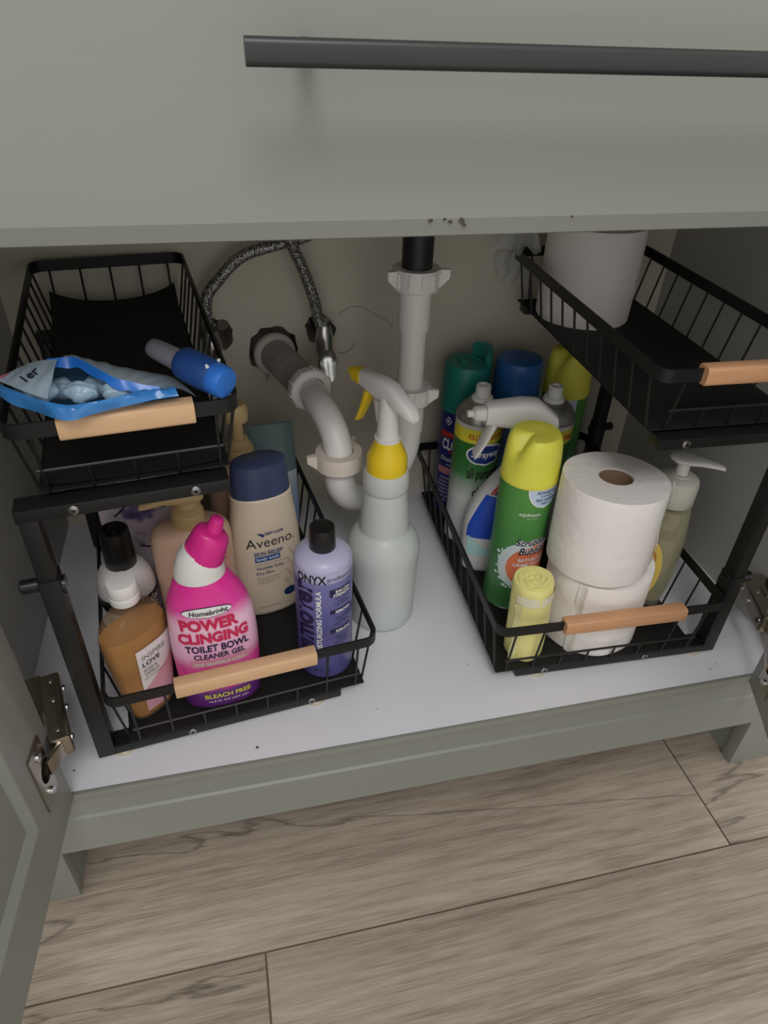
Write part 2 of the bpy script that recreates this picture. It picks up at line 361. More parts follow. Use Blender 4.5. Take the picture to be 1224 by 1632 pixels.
# doors: frame with recessed panel on the inner face
def door(corner, direction, inner, name, h=.512, w=.40, th=.020):
    # local x along the door from its hinge edge, local y into the inner face (0) .. outer (th)
    d = Vector((direction[0], direction[1], 0)).normalized(); n = Vector((inner[0], inner[1], 0)); n = (n-d*n.dot(d)).normalized()
    st, rail = .0665, .062
    def P(x, y, z): return tuple(Vector(corner)+d*x-n*y+Vector((0, 0, z)))
    def bx(mb, x0, x1, y0, y1, z0, z1):
        return mb.add([P(x0, y0, z0), P(x1, y0, z0), P(x1, y1, z0), P(x0, y1, z0), P(x0, y0, z1), P(x1, y0, z1), P(x1, y1, z1), P(x0, y1, z1)],
                      [(3, 2, 1, 0), (4, 5, 6, 7), (0, 1, 5, 4), (1, 2, 6, 5), (2, 3, 7, 6), (3, 0, 4, 7)])
    mb = MB(); bx(mb, 0, st, 0, th, 0, h); o = mb.build(name, 'green', vc, bevel=.0006)
    for part, a in (('door_stile', (w-st, w, 0, th, 0, h)), ('door_rail', (st, w-st, 0, th, 0, rail)), ('door_rail', (st, w-st, 0, th, h-rail, h))):
        m2 = MB(); bx(m2, *a); m2.build(part, 'green', o)
    m3 = MB(); bx(m3, st, w-st, .008, .014, rail, h-rail); m3.build('door_panel', 'green', o)
    # sloping bead around the panel
    m4 = MB(); b = .004
    q = [(st, rail), (w-st, rail), (w-st, h-rail), (st, h-rail)]; q2 = [(st+b, rail+b), (w-st-b, rail+b), (w-st-b, h-rail-b), (st+b, h-rail-b)]
    vs = [P(x, .001, z) for x, z in q]+[P(x, .008, z) for x, z in q2]
    m4.add(vs, [(i, (i+1) % 4, 4+(i+1) % 4, 4+i) for i in range(4)]); m4.build('panel_bead', 'green', o)
    return P, o
PL = door((.034, -.003, .190), (-.0134, -.173), (1, 0), 'door')
PR = door((.779, -.006, .190), (-.031, -.075), (-1, .2), 'door')
# hinges
def hinge(Pd, a0, a1, s, zc):
    P, dobj = Pd
    # cup plate on the door, arm body on a mounting plate by the side panel
    root = MB()
    a, b = .012, .046
    root.add([P(x, y, z) for x, y, z in ((.018, 0, zc-.190-.036), (.046, 0, zc-.190-.036), (.046, 0, zc-.190+.036), (.018, 0, zc-.190+.036), (.018, -.0025, zc-.190-.036), (.046, -.0025, zc-.190-.036), (.046, -.0025, zc-.190+.036), (.018, -.0025, zc-.190+.036))],
             [(3, 2, 1, 0), (4, 5, 6, 7), (0, 1, 5, 4), (1, 2, 6, 5), (2, 3, 7, 6), (3, 0, 4, 7)])
    o = root.build('hinge', 'nickel', vc, bevel=.0007)
    # bored cup: a real recess in plate and door, lined with metal
    ax = (Vector(P(1, 0, 0))-Vector(P(0, 0, 0))).normalized()
    def ring_at(r_, dep): c = Vector(P(.028, dep, zc-.190)); return [tuple(c+ax*(r_*math.cos(2*PI*j/24))+Vector((0, 0, r_*1.15*math.sin(2*PI*j/24)))) for j in range(24)]
    for tgt in (o, dobj): cut(tgt, MB().loft([ring_at(.0105, -.006), ring_at(.0105, .0125)]))
    MB().loft([ring_at(.0104, -.0026), ring_at(.0104, .012), ring_at(.0001, .012)], False).build('hinge_cup', 'nickel', o, smooth=True)
    for dz in (-.024, .024):
        e = MB(); c2 = Vector(P(.032, -.0026, zc-.190+dz)); nn = (Vector(P(0, -1, 0))-Vector(P(0, 0, 0))).normalized()
        e.tube([c2, c2+nn*.0018], .004, 14); e.build('screw', 'chrome', o, smooth=True)
    # arm body and link, run between given points
    def obox(p, q_, hw, hh, name, m, par, bev):
        p, q_ = Vector(p), Vector(q_); dd_ = (q_-p).normalized(); sd_ = dd_.cross(Vector((0, 0, 1))).normalized(); mb = MB()
        mb.loft([[tuple(c_+sd_*x+Vector((0, 0, z))) for x, z in ((-hw, -hh), (hw, -hh), (hw, hh), (-hw, hh))] for c_ in (p, q_)])
        return mb.build(name, m, par, bevel=bev)
    obox(a0, a1, .0085, .0125, 'hinge_arm', 'nickel', o, .0025)
    A = Vector(P(.027, -.004, zc-.190)); B = Vector(a1)+Vector((0, 0, 0))
    obox(A, B, .002, .0085, 'hinge_link', 'nickel', o, .0007)
    obox(Vector(a0)+Vector((-s*.016, .0, 0)), Vector(a0).lerp(Vector(a1), .55)+Vector((-s*.016, 0, 0)), .008, .0105, 'mounting_plate', 'nickel', o, .0015)
    obox(Vector(a0)+Vector((-s*.026, .0, 0)), Vector(a0).lerp(Vector(a1), .4)+Vector((-s*.026, 0, 0)), .002, .027, 'mounting_wing', 'nickel', o, .001)
    for k in (.12, .42, .86):
        c_ = Vector(a0).lerp(Vector(a1), k)+Vector((s*.0083, 0, 0)); sc = MB(); sc.tube([c_, c_+Vector((s*.0022, 0, 0))], [.0036, .003], 14); sc.build('screw', 'chrome', o, smooth=True)
        c_ = Vector(a0).lerp(Vector(a1), k)+Vector((0, 0, .0123)); sc = MB(); sc.tube([c_, c_+Vector((0, 0, .0010))], .0022, 12); sc.build('rivet', 'chrome', o, smooth=True)
hinge(PL, (.0255, .066, .279), (.0455, -.012, .279), 1, .277)
hinge(PR, (.824, .094, .249), (.802, .022, .249), -1, .247)
MB().box(XL, .0, .0201, .075, .240, .320).build('hinge_block', 'side', vc)
MB().box(XR-.0005, XR, .03, .14, .215, .300).build('hinge_block', 'side', vc)

# ------------------------------------------------------------------ plumbing (one assembly)
dp = thing('drain_plumbing', (.438, .318, .60), 0, 'white plastic sink trap with black tailpiece and grey pipe into the wall', 'plumbing')
def W2(o, root):   # keep world coordinates for parts under an offset root
    o.matrix_parent_inverse = root.matrix_basis.inverted(); return o
tx, ty = .4375, .316
dp.location = (tx, ty, .60); bpy.context.view_layer.update()
def part(mb, name, m, smooth=True, root=dp, **k): return W2(mb.build(name, m, root, smooth=smooth, **k), root)
part(MB().lathe([(.0172, .572), (.0172, .80)], 28, (tx, ty)), 'tailpiece', 'blk_pipe')
def nut(c, axis, r, h, wings, m, name='slip_nut', rin=None, ribs=12):
    c = Vector(c); a = Vector(axis).normalized(); u = a.orthogonal().normalized()
    if abs(a.z) > .9: u = Vector((1, 0, 0))
    b = a.cross(u)
    rin = rin or r*.72
    prof = [(rin, -h/2), (r*.94, -h/2), (r, -h/2+.002), (r, h/2-.004), (r*.97, h/2), (rin, h/2)]
    mb = MB(); S = 36
    rings = [[tuple(c+a*z+(u*math.cos(2*PI*j/S)+b*math.sin(2*PI*j/S))*q) for j in range(S)] for q, z in prof]
    rings.append(rings[0]); mb.loft(rings, False)
    for j in range(ribs):
        t = 2*PI*j/ribs; d = u*math.cos(t)+b*math.sin(t); e = a.cross(d)
        mb.loft([[tuple(c+a*z+d*(r-.001)+e*x) for x, z in ((-.0012, -h*.3), (.0012, -h*.3), (.0012, h*.38), (-.0012, h*.38))], [tuple(c+a*z+d*(r+.0016)+e*x) for x, z in ((-.0009, -h*.3), (.0009, -h*.3), (.0009, h*.38), (-.0009, h*.38))]])
    for t in wings:
        d = u*math.cos(t)+b*math.sin(t); e = a.cross(d)
        mb.loft([[tuple(c+a*z+d*(r-.002)+e*x) for x, z in ((-.004, -h*.45), (.004, -h*.45), (.004, h*.45), (-.004, h*.45))], [tuple(c+a*z+d*(r+.0105)+e*x) for x, z in ((-.002, h*.05), (.002, h*.05), (.002, h*.45), (-.002, h*.45))]])
    return part(mb, name, m)
nut((tx, ty, .5715), (0, 0, 1), .0268, .024, (-.25, PI+.3), 'pvc', rin=.0172)
part(MB().lathe([(.0188, .512), (.0190, .563)], 28, (tx, ty)), 'extension_pipe', 'pvc')
part(MB().lathe([(.0160, .432), (.0160, .52)], 28, (tx, ty)), 'pipe', 'pvc')
nut((tx, ty, .430), (0, 0, 1), .0262, .022, (-.5, PI-.6), 'pvc', rin=.016)
# trap: inlet down, U bend towards the front left, outlet up
ox_, oy_ = .336, .241
dvec = Vector((ox_-tx, oy_-ty, 0)); Lh = dvec.length; dn = dvec/Lh
path = [Vector((tx, ty, .424)), Vector((tx, ty, .40)), Vector((tx, ty, .372))]
R_ = Lh/2
for i in range(1, 24):
    t = PI*i/24; path.append(Vector((tx, ty, .372))+dn*(R_-R_*math.cos(t))+Vector((0, 0, -R_*.92*math.sin(t))))
path += [Vector((ox_, oy_, .372)), Vector((ox_, oy_, .384))]
part(MB().tube(path, .0178, 26), 'trap_bend', 'pvc')
part(MB().lathe([(.0196, .380), (.0198, .415)], 28, (tx, ty)), 'trap_socket', 'pvc')
nut((ox_, oy_, .392), (0, 0, 1), .0275, .021, (PI+.15, .9), 'pvc_cream', rin=.0172, ribs=0)
wx, wz = .2825, .4365
arm = catmull([(ox_, oy_, .385), (ox_-.0005, oy_+.002, .405), (ox_-.004, oy_+.014, .423), (ox_-.010, oy_+.036, .4335), (ox_-.016, oy_+.062, .4362), (.318, .325, .4365), (.312, .345, wz)], 6)
part(MB().tube(arm, .0166, 26), 'trap_arm', 'pvc')
ad = Vector((wx-.3165, YB-.332, 0)).normalized()
nut((.3165, .334, wz), ad, .0262, .014, (), 'pvc', rin=.0168, ribs=10)
e0 = Vector((.3155, .338, wz)); e1 = Vector((wx, YB, wz)); e2 = e1+(e1-e0).normalized()*.055; gp = []; gr = []
for i in range(41):
    t = i/40; gp.append(e0.lerp(e1, t)); rb = .0215 if t < .2 else .0212
    if .25 < t < .6: rb = .0206+(.0012 if i % 2 else 0)
    gr.append(rb if t > .12 else .0235)
gp.append(e2); gr.append(.0212)
part(MB().tube(gp, gr, 28), 'wall_pipe', 'pvc_grey')
nut(e0.lerp(e1, .93), ad, .0285, .010, (2.6,), mat('ring_white', (205, 200, 192), .5), 'wall_ring', rin=.0208, ribs=0)

# supply hoses and stop valves
def braided():
    m = bpy.data.materials.new('braided_steel'); m.use_nodes = True; nt = m.node_tree; b = nt.nodes['Principled BSDF']
    tc = nt.nodes.new('ShaderNodeTexCoord'); ck = nt.nodes.new('ShaderNodeTexVoronoi'); ck.inputs['Scale'].default_value = 520
    nt.links.new(tc.outputs['Object'], ck.inputs['Vector']); cr = nt.nodes.new('ShaderNodeValToRGB')
    cr.color_ramp.elements[0].color = (.75, .75, .73, 1); cr.color_ramp.elements[1].color = (.08, .08, .08, 1); cr.color_ramp.elements[0].position = .1; cr.color_ramp.elements[1].position = .7
    nt.links.new(ck.outputs['Distance'], cr.inputs[0]); nt.links.new(cr.outputs[0], b.inputs['Base Color']); b.inputs['Metallic'].default_value = .8; b.inputs['Roughness'].default_value = .38
    bp = nt.nodes.new('ShaderNodeBump'); bp.inputs['Strength'].default_value = .6; bp.inputs['Distance'].default_value = .001; nt.links.new(ck.outputs['Distance'], bp.inputs['Height']); nt.links.new(bp.outputs[0], b.inputs['Normal'])
    return m
M['braid'] = braided()
def supply(pts, vx, vz, label, wing=True):
    r = thing('supply_valve', (vx, YB, vz), 0, label, 'valve'); bpy.context.view_layer.update()
    P_ = lambda mb, n, m, **k: part(mb, n, m, root=r, **k)
    P_(MB().tube(catmull(pts, 8), .0072, 14), 'braided_hose', 'braid')
    P_(MB().tube([(vx, YB+.06, vz), (vx, .418, vz)], .0095, 16), 'valve_stub', 'steel')
    P_(MB().tube([(vx, .418, vz-.022), (vx, .418, vz-.01), (vx, .418, vz+.004), (vx, .418, vz+.02)], [.010, .0115, .0115, .0085], 16), 'valve_body', 'chrome')
    P_(MB().tube([(vx, .42, vz+.012), (vx, .42, vz+.026)], .0092, 6), 'hose_nut', 'steel', )
    mb = MB()
    superloft(mb, [((vx+.002, .418-d, vz-.026-.2*d), (1, 0, 0), (0, .35, 1), ru, ru*1.75, 2.0) for d, ru in ((.008, .005), (.010, .0112), (.015, .0130), (.019, .0110), (.0205, .005))], 22)
    P_(mb, 'valve_handle', 'chrome')
supply([(.348, .42, .470), (.3405, .42, .492), (.3365, .417, .514), (.3225, .409, .557), (.3060, .399, .598), (.296, .392, .645), (.298, .385, .72)], .348, .463, 'chrome stop valve beside the drain pipe with a straight braided hose')
supply([(.206, .425, .470), (.2035, .42, .500), (.2065, .42, .524), (.2195, .42, .5415), (.2515, .42, .5705), (.293, .42, .583), (.331, .422, .592), (.39, .42, .62), (.42, .41, .70)], .206, .463, 'stop valve behind the upper basket with an arched braided hose')

# ------------------------------------------------------------------ racks
RACK = {'l': ((.0541, .0346), .1157, 1), 'r': ((.7642, .0434), -.0322, -1)}
BT, BY, HP, LB, LT, DD, PWD = .0112, .0205, .3078, .2545, .1615, .372, .0165
S1, S2, S3, S4 = .0931, .2207, .042, .1339
def rack(side, label, sleeve, handle_mat, upper, lower, uhandle, lhandle):
    (x, y), th, s = RACK[side]; foot = .004
    r = thing('sliding_rack', (x, y, ZF+foot), th, label, 'rack')
    def bx(mb, a0, a1, b0, b1, c0, c1):
        x0, x1 = sorted((a0*s, a1*s)); return mb.box(x0, x1, b0, b1, c0, c1)
    for b in (0, DD-BY):
        bx(MB(), 0, PWD, b, b+BY, 0, sleeve).build('post_sleeve', 'blk', r, bevel=.001)
        bx(MB(), .0012, PWD-.0012, b+.0012, b+BY-.0012, sleeve, HP-BT).build('post', 'blk', r, bevel=.0008)
        bx(MB(), 0, LT, b, b+BY, HP-BT, HP).build('top_bar', 'blk', r, bevel=.001)
        bx(MB(), PWD, LB, b, b+BY, 0, BT).build('base_bar', 'blk', r, bevel=.001)
        k = MB(); bb = b+BY*.5
        k.tube([(-.001*s, bb, sleeve-.008), (-.014*s, bb, sleeve-.008), (-.0155*s, bb, sleeve-.008)], [.0062, .0062, .004], 14); k.build('height_knob', 'blkp', r, smooth=True)
        k = MB(); k.tube([((PWD-.001)*s, bb, sleeve-.012), ((PWD+.003)*s, bb, sleeve-.012)], .008, 14); k.build('height_washer', 'blkp', r, smooth=True)
        for a in (.024, LB-.028):
            MB().lathe([(.0115, -foot), (.0115, -foot+.0012), (.007, -.0005), (.006, 0.0005)], 24, (a*s, b+BY*.45)).build('foot', mat('clear_foot', (190, 182, 165), .3), r, smooth=True)
        fb = b if b == 0 else None
        if fb is not None:
            for a, c in ((S1, BT/2), (S2, BT/2), (S3, HP-BT/2), (S4, HP-BT/2)):
                sc = MB(); sc.tube([(a*s, .001, c), (a*s, -.0012, c), (a*s, -.0022, c)], [.0042, .0042, .0028], 16); sc.build('screw', 'steel', r, smooth=True)
                sc = MB(); sc.tube([(a*s, -.0021, c), (a*s, -.0026, c)], .0017, 6); sc.build('screw_socket', 'blkp', r)
    # slide rails under the baskets
    for a in (S1, S2): bx(MB(), a-.006, a+.006, BY-.001, DD-BY+.001, .001, BT-.001).build('slide_rail', 'blk', r)
    for a in (S3, S4): bx(MB(), a-.006, a+.006, BY-.001, DD-BY+.001, HP-BT+.001, HP-.001).build('slide_rail', 'blk', r)
    def basket(a0, a1, b0, b1, rim, tray, nf, ns, handle, hm, inset=.0125, curl=False):
        hb, rad = .0122, .014
        def rr_(o, z, seg=6):
            pts = []
            for cx, cy, t0 in ((a1-rad, b0+rad, -PI/2), (a1-rad, b1-rad, 0), (a0+rad, b1-rad, PI/2), (a0+rad, b0+rad, PI)):
                for i in range(seg+1):
                    t = t0+PI/2*i/seg; pts.append(((cx+(rad-o)*math.cos(t))*s, cy+(rad-o)*math.sin(t), z))
            return pts
        mb = MB(); rings = [rr_(0, rim-hb), rr_(0, rim), rr_(.0022, rim), rr_(.0022, rim-hb), rr_(0, rim-hb)]; mb.loft(rings, False)
        bk = mb.build('basket', 'blk', r, smooth=True)
        bot = tray-.0015
        def wire(p, q, inn, full=True):
            P_, Q_, N = Vector(p), Vector(q), Vector(inn)
            pts = [P_, P_.lerp(Q_, .9), Q_+Vector((0, 0, .001)), Q_+N*.004-Vector((0, 0, .0014)), Q_+N*.014-Vector((0, 0, .0014))]
            MB().tube(pts, .00135, 6).build('wire', 'blk', bk, smooth=True)
        nwid = a1-a0-2*inset
        sp = .0325
        kf = nf; st = (a0+a1)/2-sp*(kf-1)/2
        zmid = tray+.021
        for i in range(kf):
            a = st+sp*i; short = 2 <= i <= kf-3 if kf > 6 else 1 <= i <= kf-2
            top = rim-hb+.002
            if short: t = (zmid-bot)/(rim-bot); wire(((a)*s, b0+inset*(1-t), zmid), (a*s, b0+inset, bot), (0, 1, 0))
            else: wire((a*s, b0+.002, top), (a*s, b0+inset, bot), (0, 1, 0))
            wire((a*s, b1-.002, top), (a*s, b1-inset, bot), (0, -1, 0))
        i0, i1 = (0, kf-1)
        t = (zmid-bot)/(rim-bot); MB().tube([((st-.004)*s, b0+inset*(1-t), zmid), ((st+sp*(kf-1)+.004)*s, b0+inset*(1-t), zmid)], .00135, 6).build('cross_wire', 'blk', bk, smooth=True)
        sb = b0+.019
        for i in range(ns):
            b = sb+.0330*i
            if b > b1-.012: break
            wire((a0*s+.002*s, b, rim-hb+.002), ((a0+inset)*s, b, bot), (s, 0, 0)); wire((a1*s-.002*s, b, rim-hb+.002), ((a1-inset)*s, b, bot), (-s, 0, 0))
        # tray sheet, with turned-up edges where the photo shows them
        x0, x1 = (a0+inset-.001), (a1-inset+.001); y0, y1 = b0+inset, b1-inset
        bx(MB(), x0, x1, y0, y1, tray-.0015, tray).build('tray', 'liner', bk)
        if curl:
            rows = []
            for i in range(25):
                v = i/24; row = []
                for j in range(13):
                    u = j/12; lift = .0006+.024*max(0, v-.72)**1.5/.28**1.5*(.75+.5*(abs(u-.5)*2)**2)+(.004*(abs(u-.5)*2)**6)
                    row.append(((x0+.004+(x1-x0-.008)*u)*s, y0+.004+(y1-y0-.010)*v, tray+lift))
                rows.append(row)
            mb = MB(); mb.grid(rows); n0 = len(mb.v); mb.grid([[(p[0], p[1], p[2]+.0011) for p in row] for row in rows])
            mb.build('liner_sheet', 'liner', bk, smooth=True)
        # wooden grip on the front rim
        h0, h1 = handle; mb = MB()
        superloft(mb, [((a*s, b0+.0005, rim-.0055), (0, 1, 0), (0, 0, 1), ru, rv, 5.) for a, ru, rv in ((h0, .0074, .0082), (h0+.0007, .0078, .0087), (h1-.0007, .0078, .0087), (h1, .0074, .0082))], 20)
        g = mb.build('wooden_grip', hm, bk, smooth=True); g['label'] = 'pale wooden grip'
        return bk
    basket(*lower, .0957, .0140, 8, 14, lhandle, handle_mat[0])
    basket(*upper, .378, .3130, 5, 14, uhandle, handle_mat[1], curl=(side == 'l'))
    return r
rack('l', 'black metal two tier rack under the braided hoses holding body wash and shampoo bottles', .236, ('beech', 'beech'), (.008, .1765, .002, .397), (.0205, .2925, -.0125, .376), (.0470, .1420), (.0860, .2245))
rack('r', 'black metal two tier rack holding spray cans and toilet paper rolls', .118, ('beech_warm', 'beech_warm'), (-.004, .180, .0, .378), (.0205, .2925, -.0135, .376), (.034, .1405), (.0765, .2185))

# ------------------------------------------------------------------ things in the baskets
ZB = ZF+.004+.0141       # top of the lower trays
def trigger_head(root, zc, ang, m_body, m_noz, m_trig, ln=.058, tail=.030, name='trigger_head', wide=.0095, trig_len=.05, tall=1.):
    d = Vector((math.cos(ang), math.sin(ang), 0)); sd = Vector((-d.y, d.x, 0)); up = Vector((0, 0, 1))
    c = Vector((0, 0, zc)); mb = MB()
    superloft(mb, [(c-d*tail+up*-.014, sd, up, wide*.55, .003, 3), (c-d*(tail-.004)+up*-.011, sd, up, wide*.85, .007*tall, 3), (c-d*.008, sd, up, wide, .0125*tall, 3), (c+d*.012+up*.001, sd, up, wide, .0130*tall, 3), (c+d*(ln-.018)+up*.002, sd, up, wide*.85, .0095*tall, 3), (c+d*(ln-.014)+up*.002, sd, up, wide*.8, .0088*tall, 3)], 24)
    h = mb.build(name, m_body, root, smooth=True)
    mb = MB(); superloft(mb, [(c+d*(ln-.015)+up*.002, sd, up, .0082, .0086, 3), (c+d*(ln-.002)+up*.002, sd, up, .0078, .0082, 3), (c+d*(ln+.001)+up*.002, sd, up, .0045, .0045, 2), (c+d*(ln+.007)+up*.002, sd, up, .0042, .0042, 2)], 20)
    mb.build('nozzle', m_noz, root, smooth=True)
    mb = MB(); t0 = c+d*(ln-.026)+up*-.008; t1 = c+d*(ln-.018)+up*(-.008-trig_len*.5); t2 = c+d*(ln-.008)+up*(-.008-trig_len)
    superloft(mb, [(t0, sd, d, wide*.75, .0045, 3), (t1, sd, d, wide*.72, .0032, 3), (t2, sd, d, wide*.6, .0022, 3)], 16)
    mb.build('trigger', m_trig, root, smooth=True)
    mb = MB(); superloft(mb, [(c+d*.006+up*-.012, sd, d, wide*.8, .016, 3), (c+d*.004+up*-.036, sd, d, wide*.8, .011, 3)], 18); mb.build('pump_housing', m_body, root, smooth=True)
    return h
# frosted trigger spray bottle on the board
M['frost'] = film_mat('frosted_plastic', (222, 228, 225), .72, .35, .35)
M['liquid_pale'] = mat('pale_green_liquid', (214, 222, 219), .2, trans=.35)
M['teal_base'] = mat('teal_liquid_base', (120, 172, 176), .25, trans=.3)
t = thing('spray_bottle', (.380, .189, ZF), 0, 'tall frosted white spray bottle with yellow collar standing on the cabinet board', 'spray bottle')
prof = [(0, .034), (.003, .0385), (.009, .0405), (.06, .0412), (.098, .0430), (.108, .0436), (.116, .0432), (.123, .0410), (.130, .0370), (.136, .0325)]
z = .138
while z < .190: prof += [(z, .0298-.0052*(z-.138)/.052), (z+.0024, .0287-.0052*(z-.138)/.052)]; z += .0055
prof += [(.192, .0236), (.194, .0250), (.198, .0258), (.214, .0254), (.218, .0235)]
bb = Body([(z, r, r, 2) for z, r in prof]); bb.mesh('bottle', 'frost', t, 48)
lq = Body([(z, r-.0015, r-.0015, 2) for z, r in prof if .008 <= z <= .118]); lq.mesh('liquid', 'liquid_pale', t, 48)
Body([(.0006, .0325, .0325, 2), (.003, .037, .037, 2), (.0082, .0388, .0388, 2)]).mesh('liquid_base', 'teal_base', t, 48)
cr = MB(); cr.loft([[(r*(1+(.02 if (j % 2 and zz < .234) else 0))*math.cos(2*PI*j/60), r*(1+(.02 if (j % 2 and zz < .234) else 0))*math.sin(2*PI*j/60), zz) for j in range(60)] for r, zz in ((.0218, .2165), (.0222, .219), (.0220, .233), (.0205, .239), (.0165, .247), (.0145, .253), (.0140, .256))])
cr.build('collar', 'yellow', t, smooth=True)
MB().lathe([(.0142, .255), (.0142, .2585), (.0122, .259), (.0108, .285), (.0100, .305)], 28).build('neck', 'white', t, smooth=True)
trigger_head(t, .309, math.radians(118), 'white', 'yellow', 'yellow', ln=.056, tail=.040, wide=.0092, trig_len=.042)

# ---- left basket
# amber body wash
M['clear'] = film_mat('clear_bottle', (196, 166, 134), .17, .06, .28)
M['amber'] = mat('amber_liquid', (214, 158, 82), .18, trans=.25, ior=1.33)
t = thing('shampoo_bottle', (.1058, .0830, ZB), math.radians(41), 'flat clear bottle of amber liquid with white cap and slanted pink label', 'bottle')
sec = [(0, .0215, .013, 2.6), (.003, .0240, .0150, 2.6), (.012, .0260, .0165, 2.6), (.06, .0312, .0182, 2.6), (.105, .0345, .0192, 2.6), (.118, .0342, .0192, 2.5), (.127, .0318, .0185, 2.4), (.134, .0270, .0175, 2.2), (.140, .0180, .0150, 2.0), (.146, .0118, .0118, 2.0), (.158, .0112, .0112, 2.0)]
bb = Body(sec, 4); bb.mesh('bottle', 'clear', t, 48)
lq = [(z, a-.0013, b-.0013, n) for z, a, b, n in bb.secs if .005 < z < .119]
Body(lq).mesh('liquid', 'amber', t, 48)
MB().lathe([(.0135, .152), (.0140, .153), (.0140, .160), (.0136, .1605), (.0136, .162), (.0140, .163), (.0140, .173), (.0132, .1752), (.010, .1758)], 36).build('cap', 'white', t, smooth=True)
lab = bb.patch('label', mat('label_white', (226, 220, 218), .5), t, (-.014, .0320, .014, .102), .0006, 18, 14)
def tri(v):
    zz = .0143+(.078-.0143)*v; return (zz, -.014+max(0, (zz-.046)/.032)*.0460, .0320)
bb.patch('label_panel', mat('label_pink', (214, 158, 172), .5), t, tri, .0009, 18, 16)
bb.text('INSPIRE', 'ink_grey', t, .0045, .0905, .027, .0062, .0012)
bb.text('LOVE', 'ink', t, .0000, .0815, .0200, .0062, .0012, .012)
bb.text('ROSE &', 'ink_grey', t, -.0022, .0730, .015, .0040, .0012)
bb.text('VANILLA', 'ink_grey', t, -.0012, .0675, .017, .0040, .0012)
bb.text('BODY WASH & BUBBLE BATH', 'ink_grey', t, .0035, .0620, .028, .0022, .0012)
# black capped lotion
t = thing('lotion_bottle', (.0925, .165, ZB), math.radians(34), 'round shouldered white bottle with tall black cap and black band', 'bottle')
sec = [(0, .0215, .0215, 2), (.003, .0225, .0225, 2), (.040, .0240, .0240, 2), (.075, .0280, .0280, 2), (.095, .0300, .0300, 2), (.108, .0294, .0294, 2), (.119, .0268, .0268, 2), (.127, .0215, .0215, 2), (.131, .0150, .0150, 2)]
bb = Body(sec, 3); bb.mesh('bottle', 'white_soft', t, 44)
bb.patch('band', 'blkp', t, (-.06, .06, .082, .099), .0004, 40, 3)
bb.text('Geno', 'ink_white', t, .0205, .0905, .022, .0095, .0009, .02)
MB().lathe([(.0150, .128), (.0157, .129), (.0150, .168), (.0144, .1735), (.0132, .1745), (.0124, .1738), (.0075, .1730)], 36).build('cap', 'blkp', t, smooth=True)
MB().lathe([(.006, .1728), (.0058, .1755), (.003, .1762)], 20).build('cap_nub', 'blkp', t, smooth=True)
# toilet bowl cleaner
pinkm = ramp_mat('pink_print', [(0, (92, 42, 110)), (.19, (104, 44, 128)), (.215, (216, 44, 140)), (.40, (222, 70, 154)), (.48, (236, 176, 208)), (.72, (240, 196, 218)), (.82, (226, 70, 160)), (1, (226, 42, 146))], 'Z', 0, .150, .3, noise=.05, nscale=120)
t = thing('toilet_cleaner', (.1805, .0870, ZB), math.radians(5), 'bright pink toilet bowl cleaner bottle with angled neck behind a wooden grip', 'bottle')
tl = lambda z: 0. if z < .105 else .0
sec = [(0, .034, .021, 2.5), (.004, .0375, .0240, 2.6), (.03, .0395, .0258, 2.6), (.07, .0405, .0262, 2.5), (.10, .0392, .0255, 2.3), (.122, .0345, .0235, 2.1), (.138, .0262, .0205, 2.0), (.148, .0200, .0180, 2.0)]
bb = Body(sec, 4, ox=lambda z: -.004*max(0, (z-.10)/.05)); bb.mesh('bottle', pinkm, t, 48)
ax = Vector((.62, 0, .80)).normalized(); sx = Vector((.80, 0, -.62)); sy = Vector((0, 1, 0))
def tilted(base, axis, profs, seg=36):
    a = Vector(axis).normalized(); u = a.orthogonal().normalized(); v = a.cross(u); mb = MB()
    return mb.loft([[tuple(Vector(base)+a*z+(u*math.cos(2*PI*j/seg)+v*math.sin(2*PI*j/seg))*r) for j in range(seg)] for r, z in profs])
# white angled collar
mb = MB(); rg = []
for k, (cx, cz, r, tl_) in enumerate(((-.004, .144, .0225, 0.), (-.0035, .150, .0218, .15), (-.001, .158, .0205, .38), (.0015, .163, .0185, .55))):
    a = Vector((math.sin(tl_), 0, math.cos(tl_))); u = Vector((math.cos(tl_), 0, -math.sin(tl_)))
    rg.append([tuple(Vector((cx, 0, cz))+u*(r*math.cos(2*PI*j/36))+Vector((0, r*.93*math.sin(2*PI*j/36), 0))) for j in range(36)])
mb.loft(rg); mb.build('collar', 'white', t, smooth=True)
M['magenta'] = mat('magenta_cap', (216, 44, 138), .3)
capb = Vector((.0012, 0, .1605)); ca = Vector((.47, 0, .88))
tilted(capb, ca, [(.0180, 0), (.0182, .002), (.0160, .018), (.0148, .0225), (.0125, .0245), (.008, .0252)]).build('cap', 'magenta', t, smooth=True)
ctop = capb+ca.normalized()*.0242
tilted(ctop, (.42, 0, .9), [(.0074, -.001), (.0066, .006), (.0056, .0125), (.0042, .0135)], 24).build('cap_tip', 'magenta', t, smooth=True)
bb.oval('logo_oval', 'ink_navy', t, -.002, .1185, .0225, .0054, .0007); bb.oval('logo_field', 'ink_white', t, -.002, .1185, .0218, .0047, .0010)
bb.text('Homebright.', 'ink', t, -.0005, .1183, .034, .0062, .0021, .02, .2)
bb.text('POWER', 'ink_red', t, -.003, .1060, .052, .0118, .0010, .05)
bb.text('CLINGING', 'ink_red', t, -.001, .0920, .064, .0116, .0010, .05)
bb.text('TOILET BOWL', 'ink_navy', t, .001, .0800, .058, .0078, .0010, .03)
bb.text('CLEANER GEL', 'ink_navy', t, .002, .0710, .047, .0060, .0010, .025)
bb.patch('scent_band', 'ink_pink', t, (-.025, .028, .0590, .0655), .0007, 18, 2)
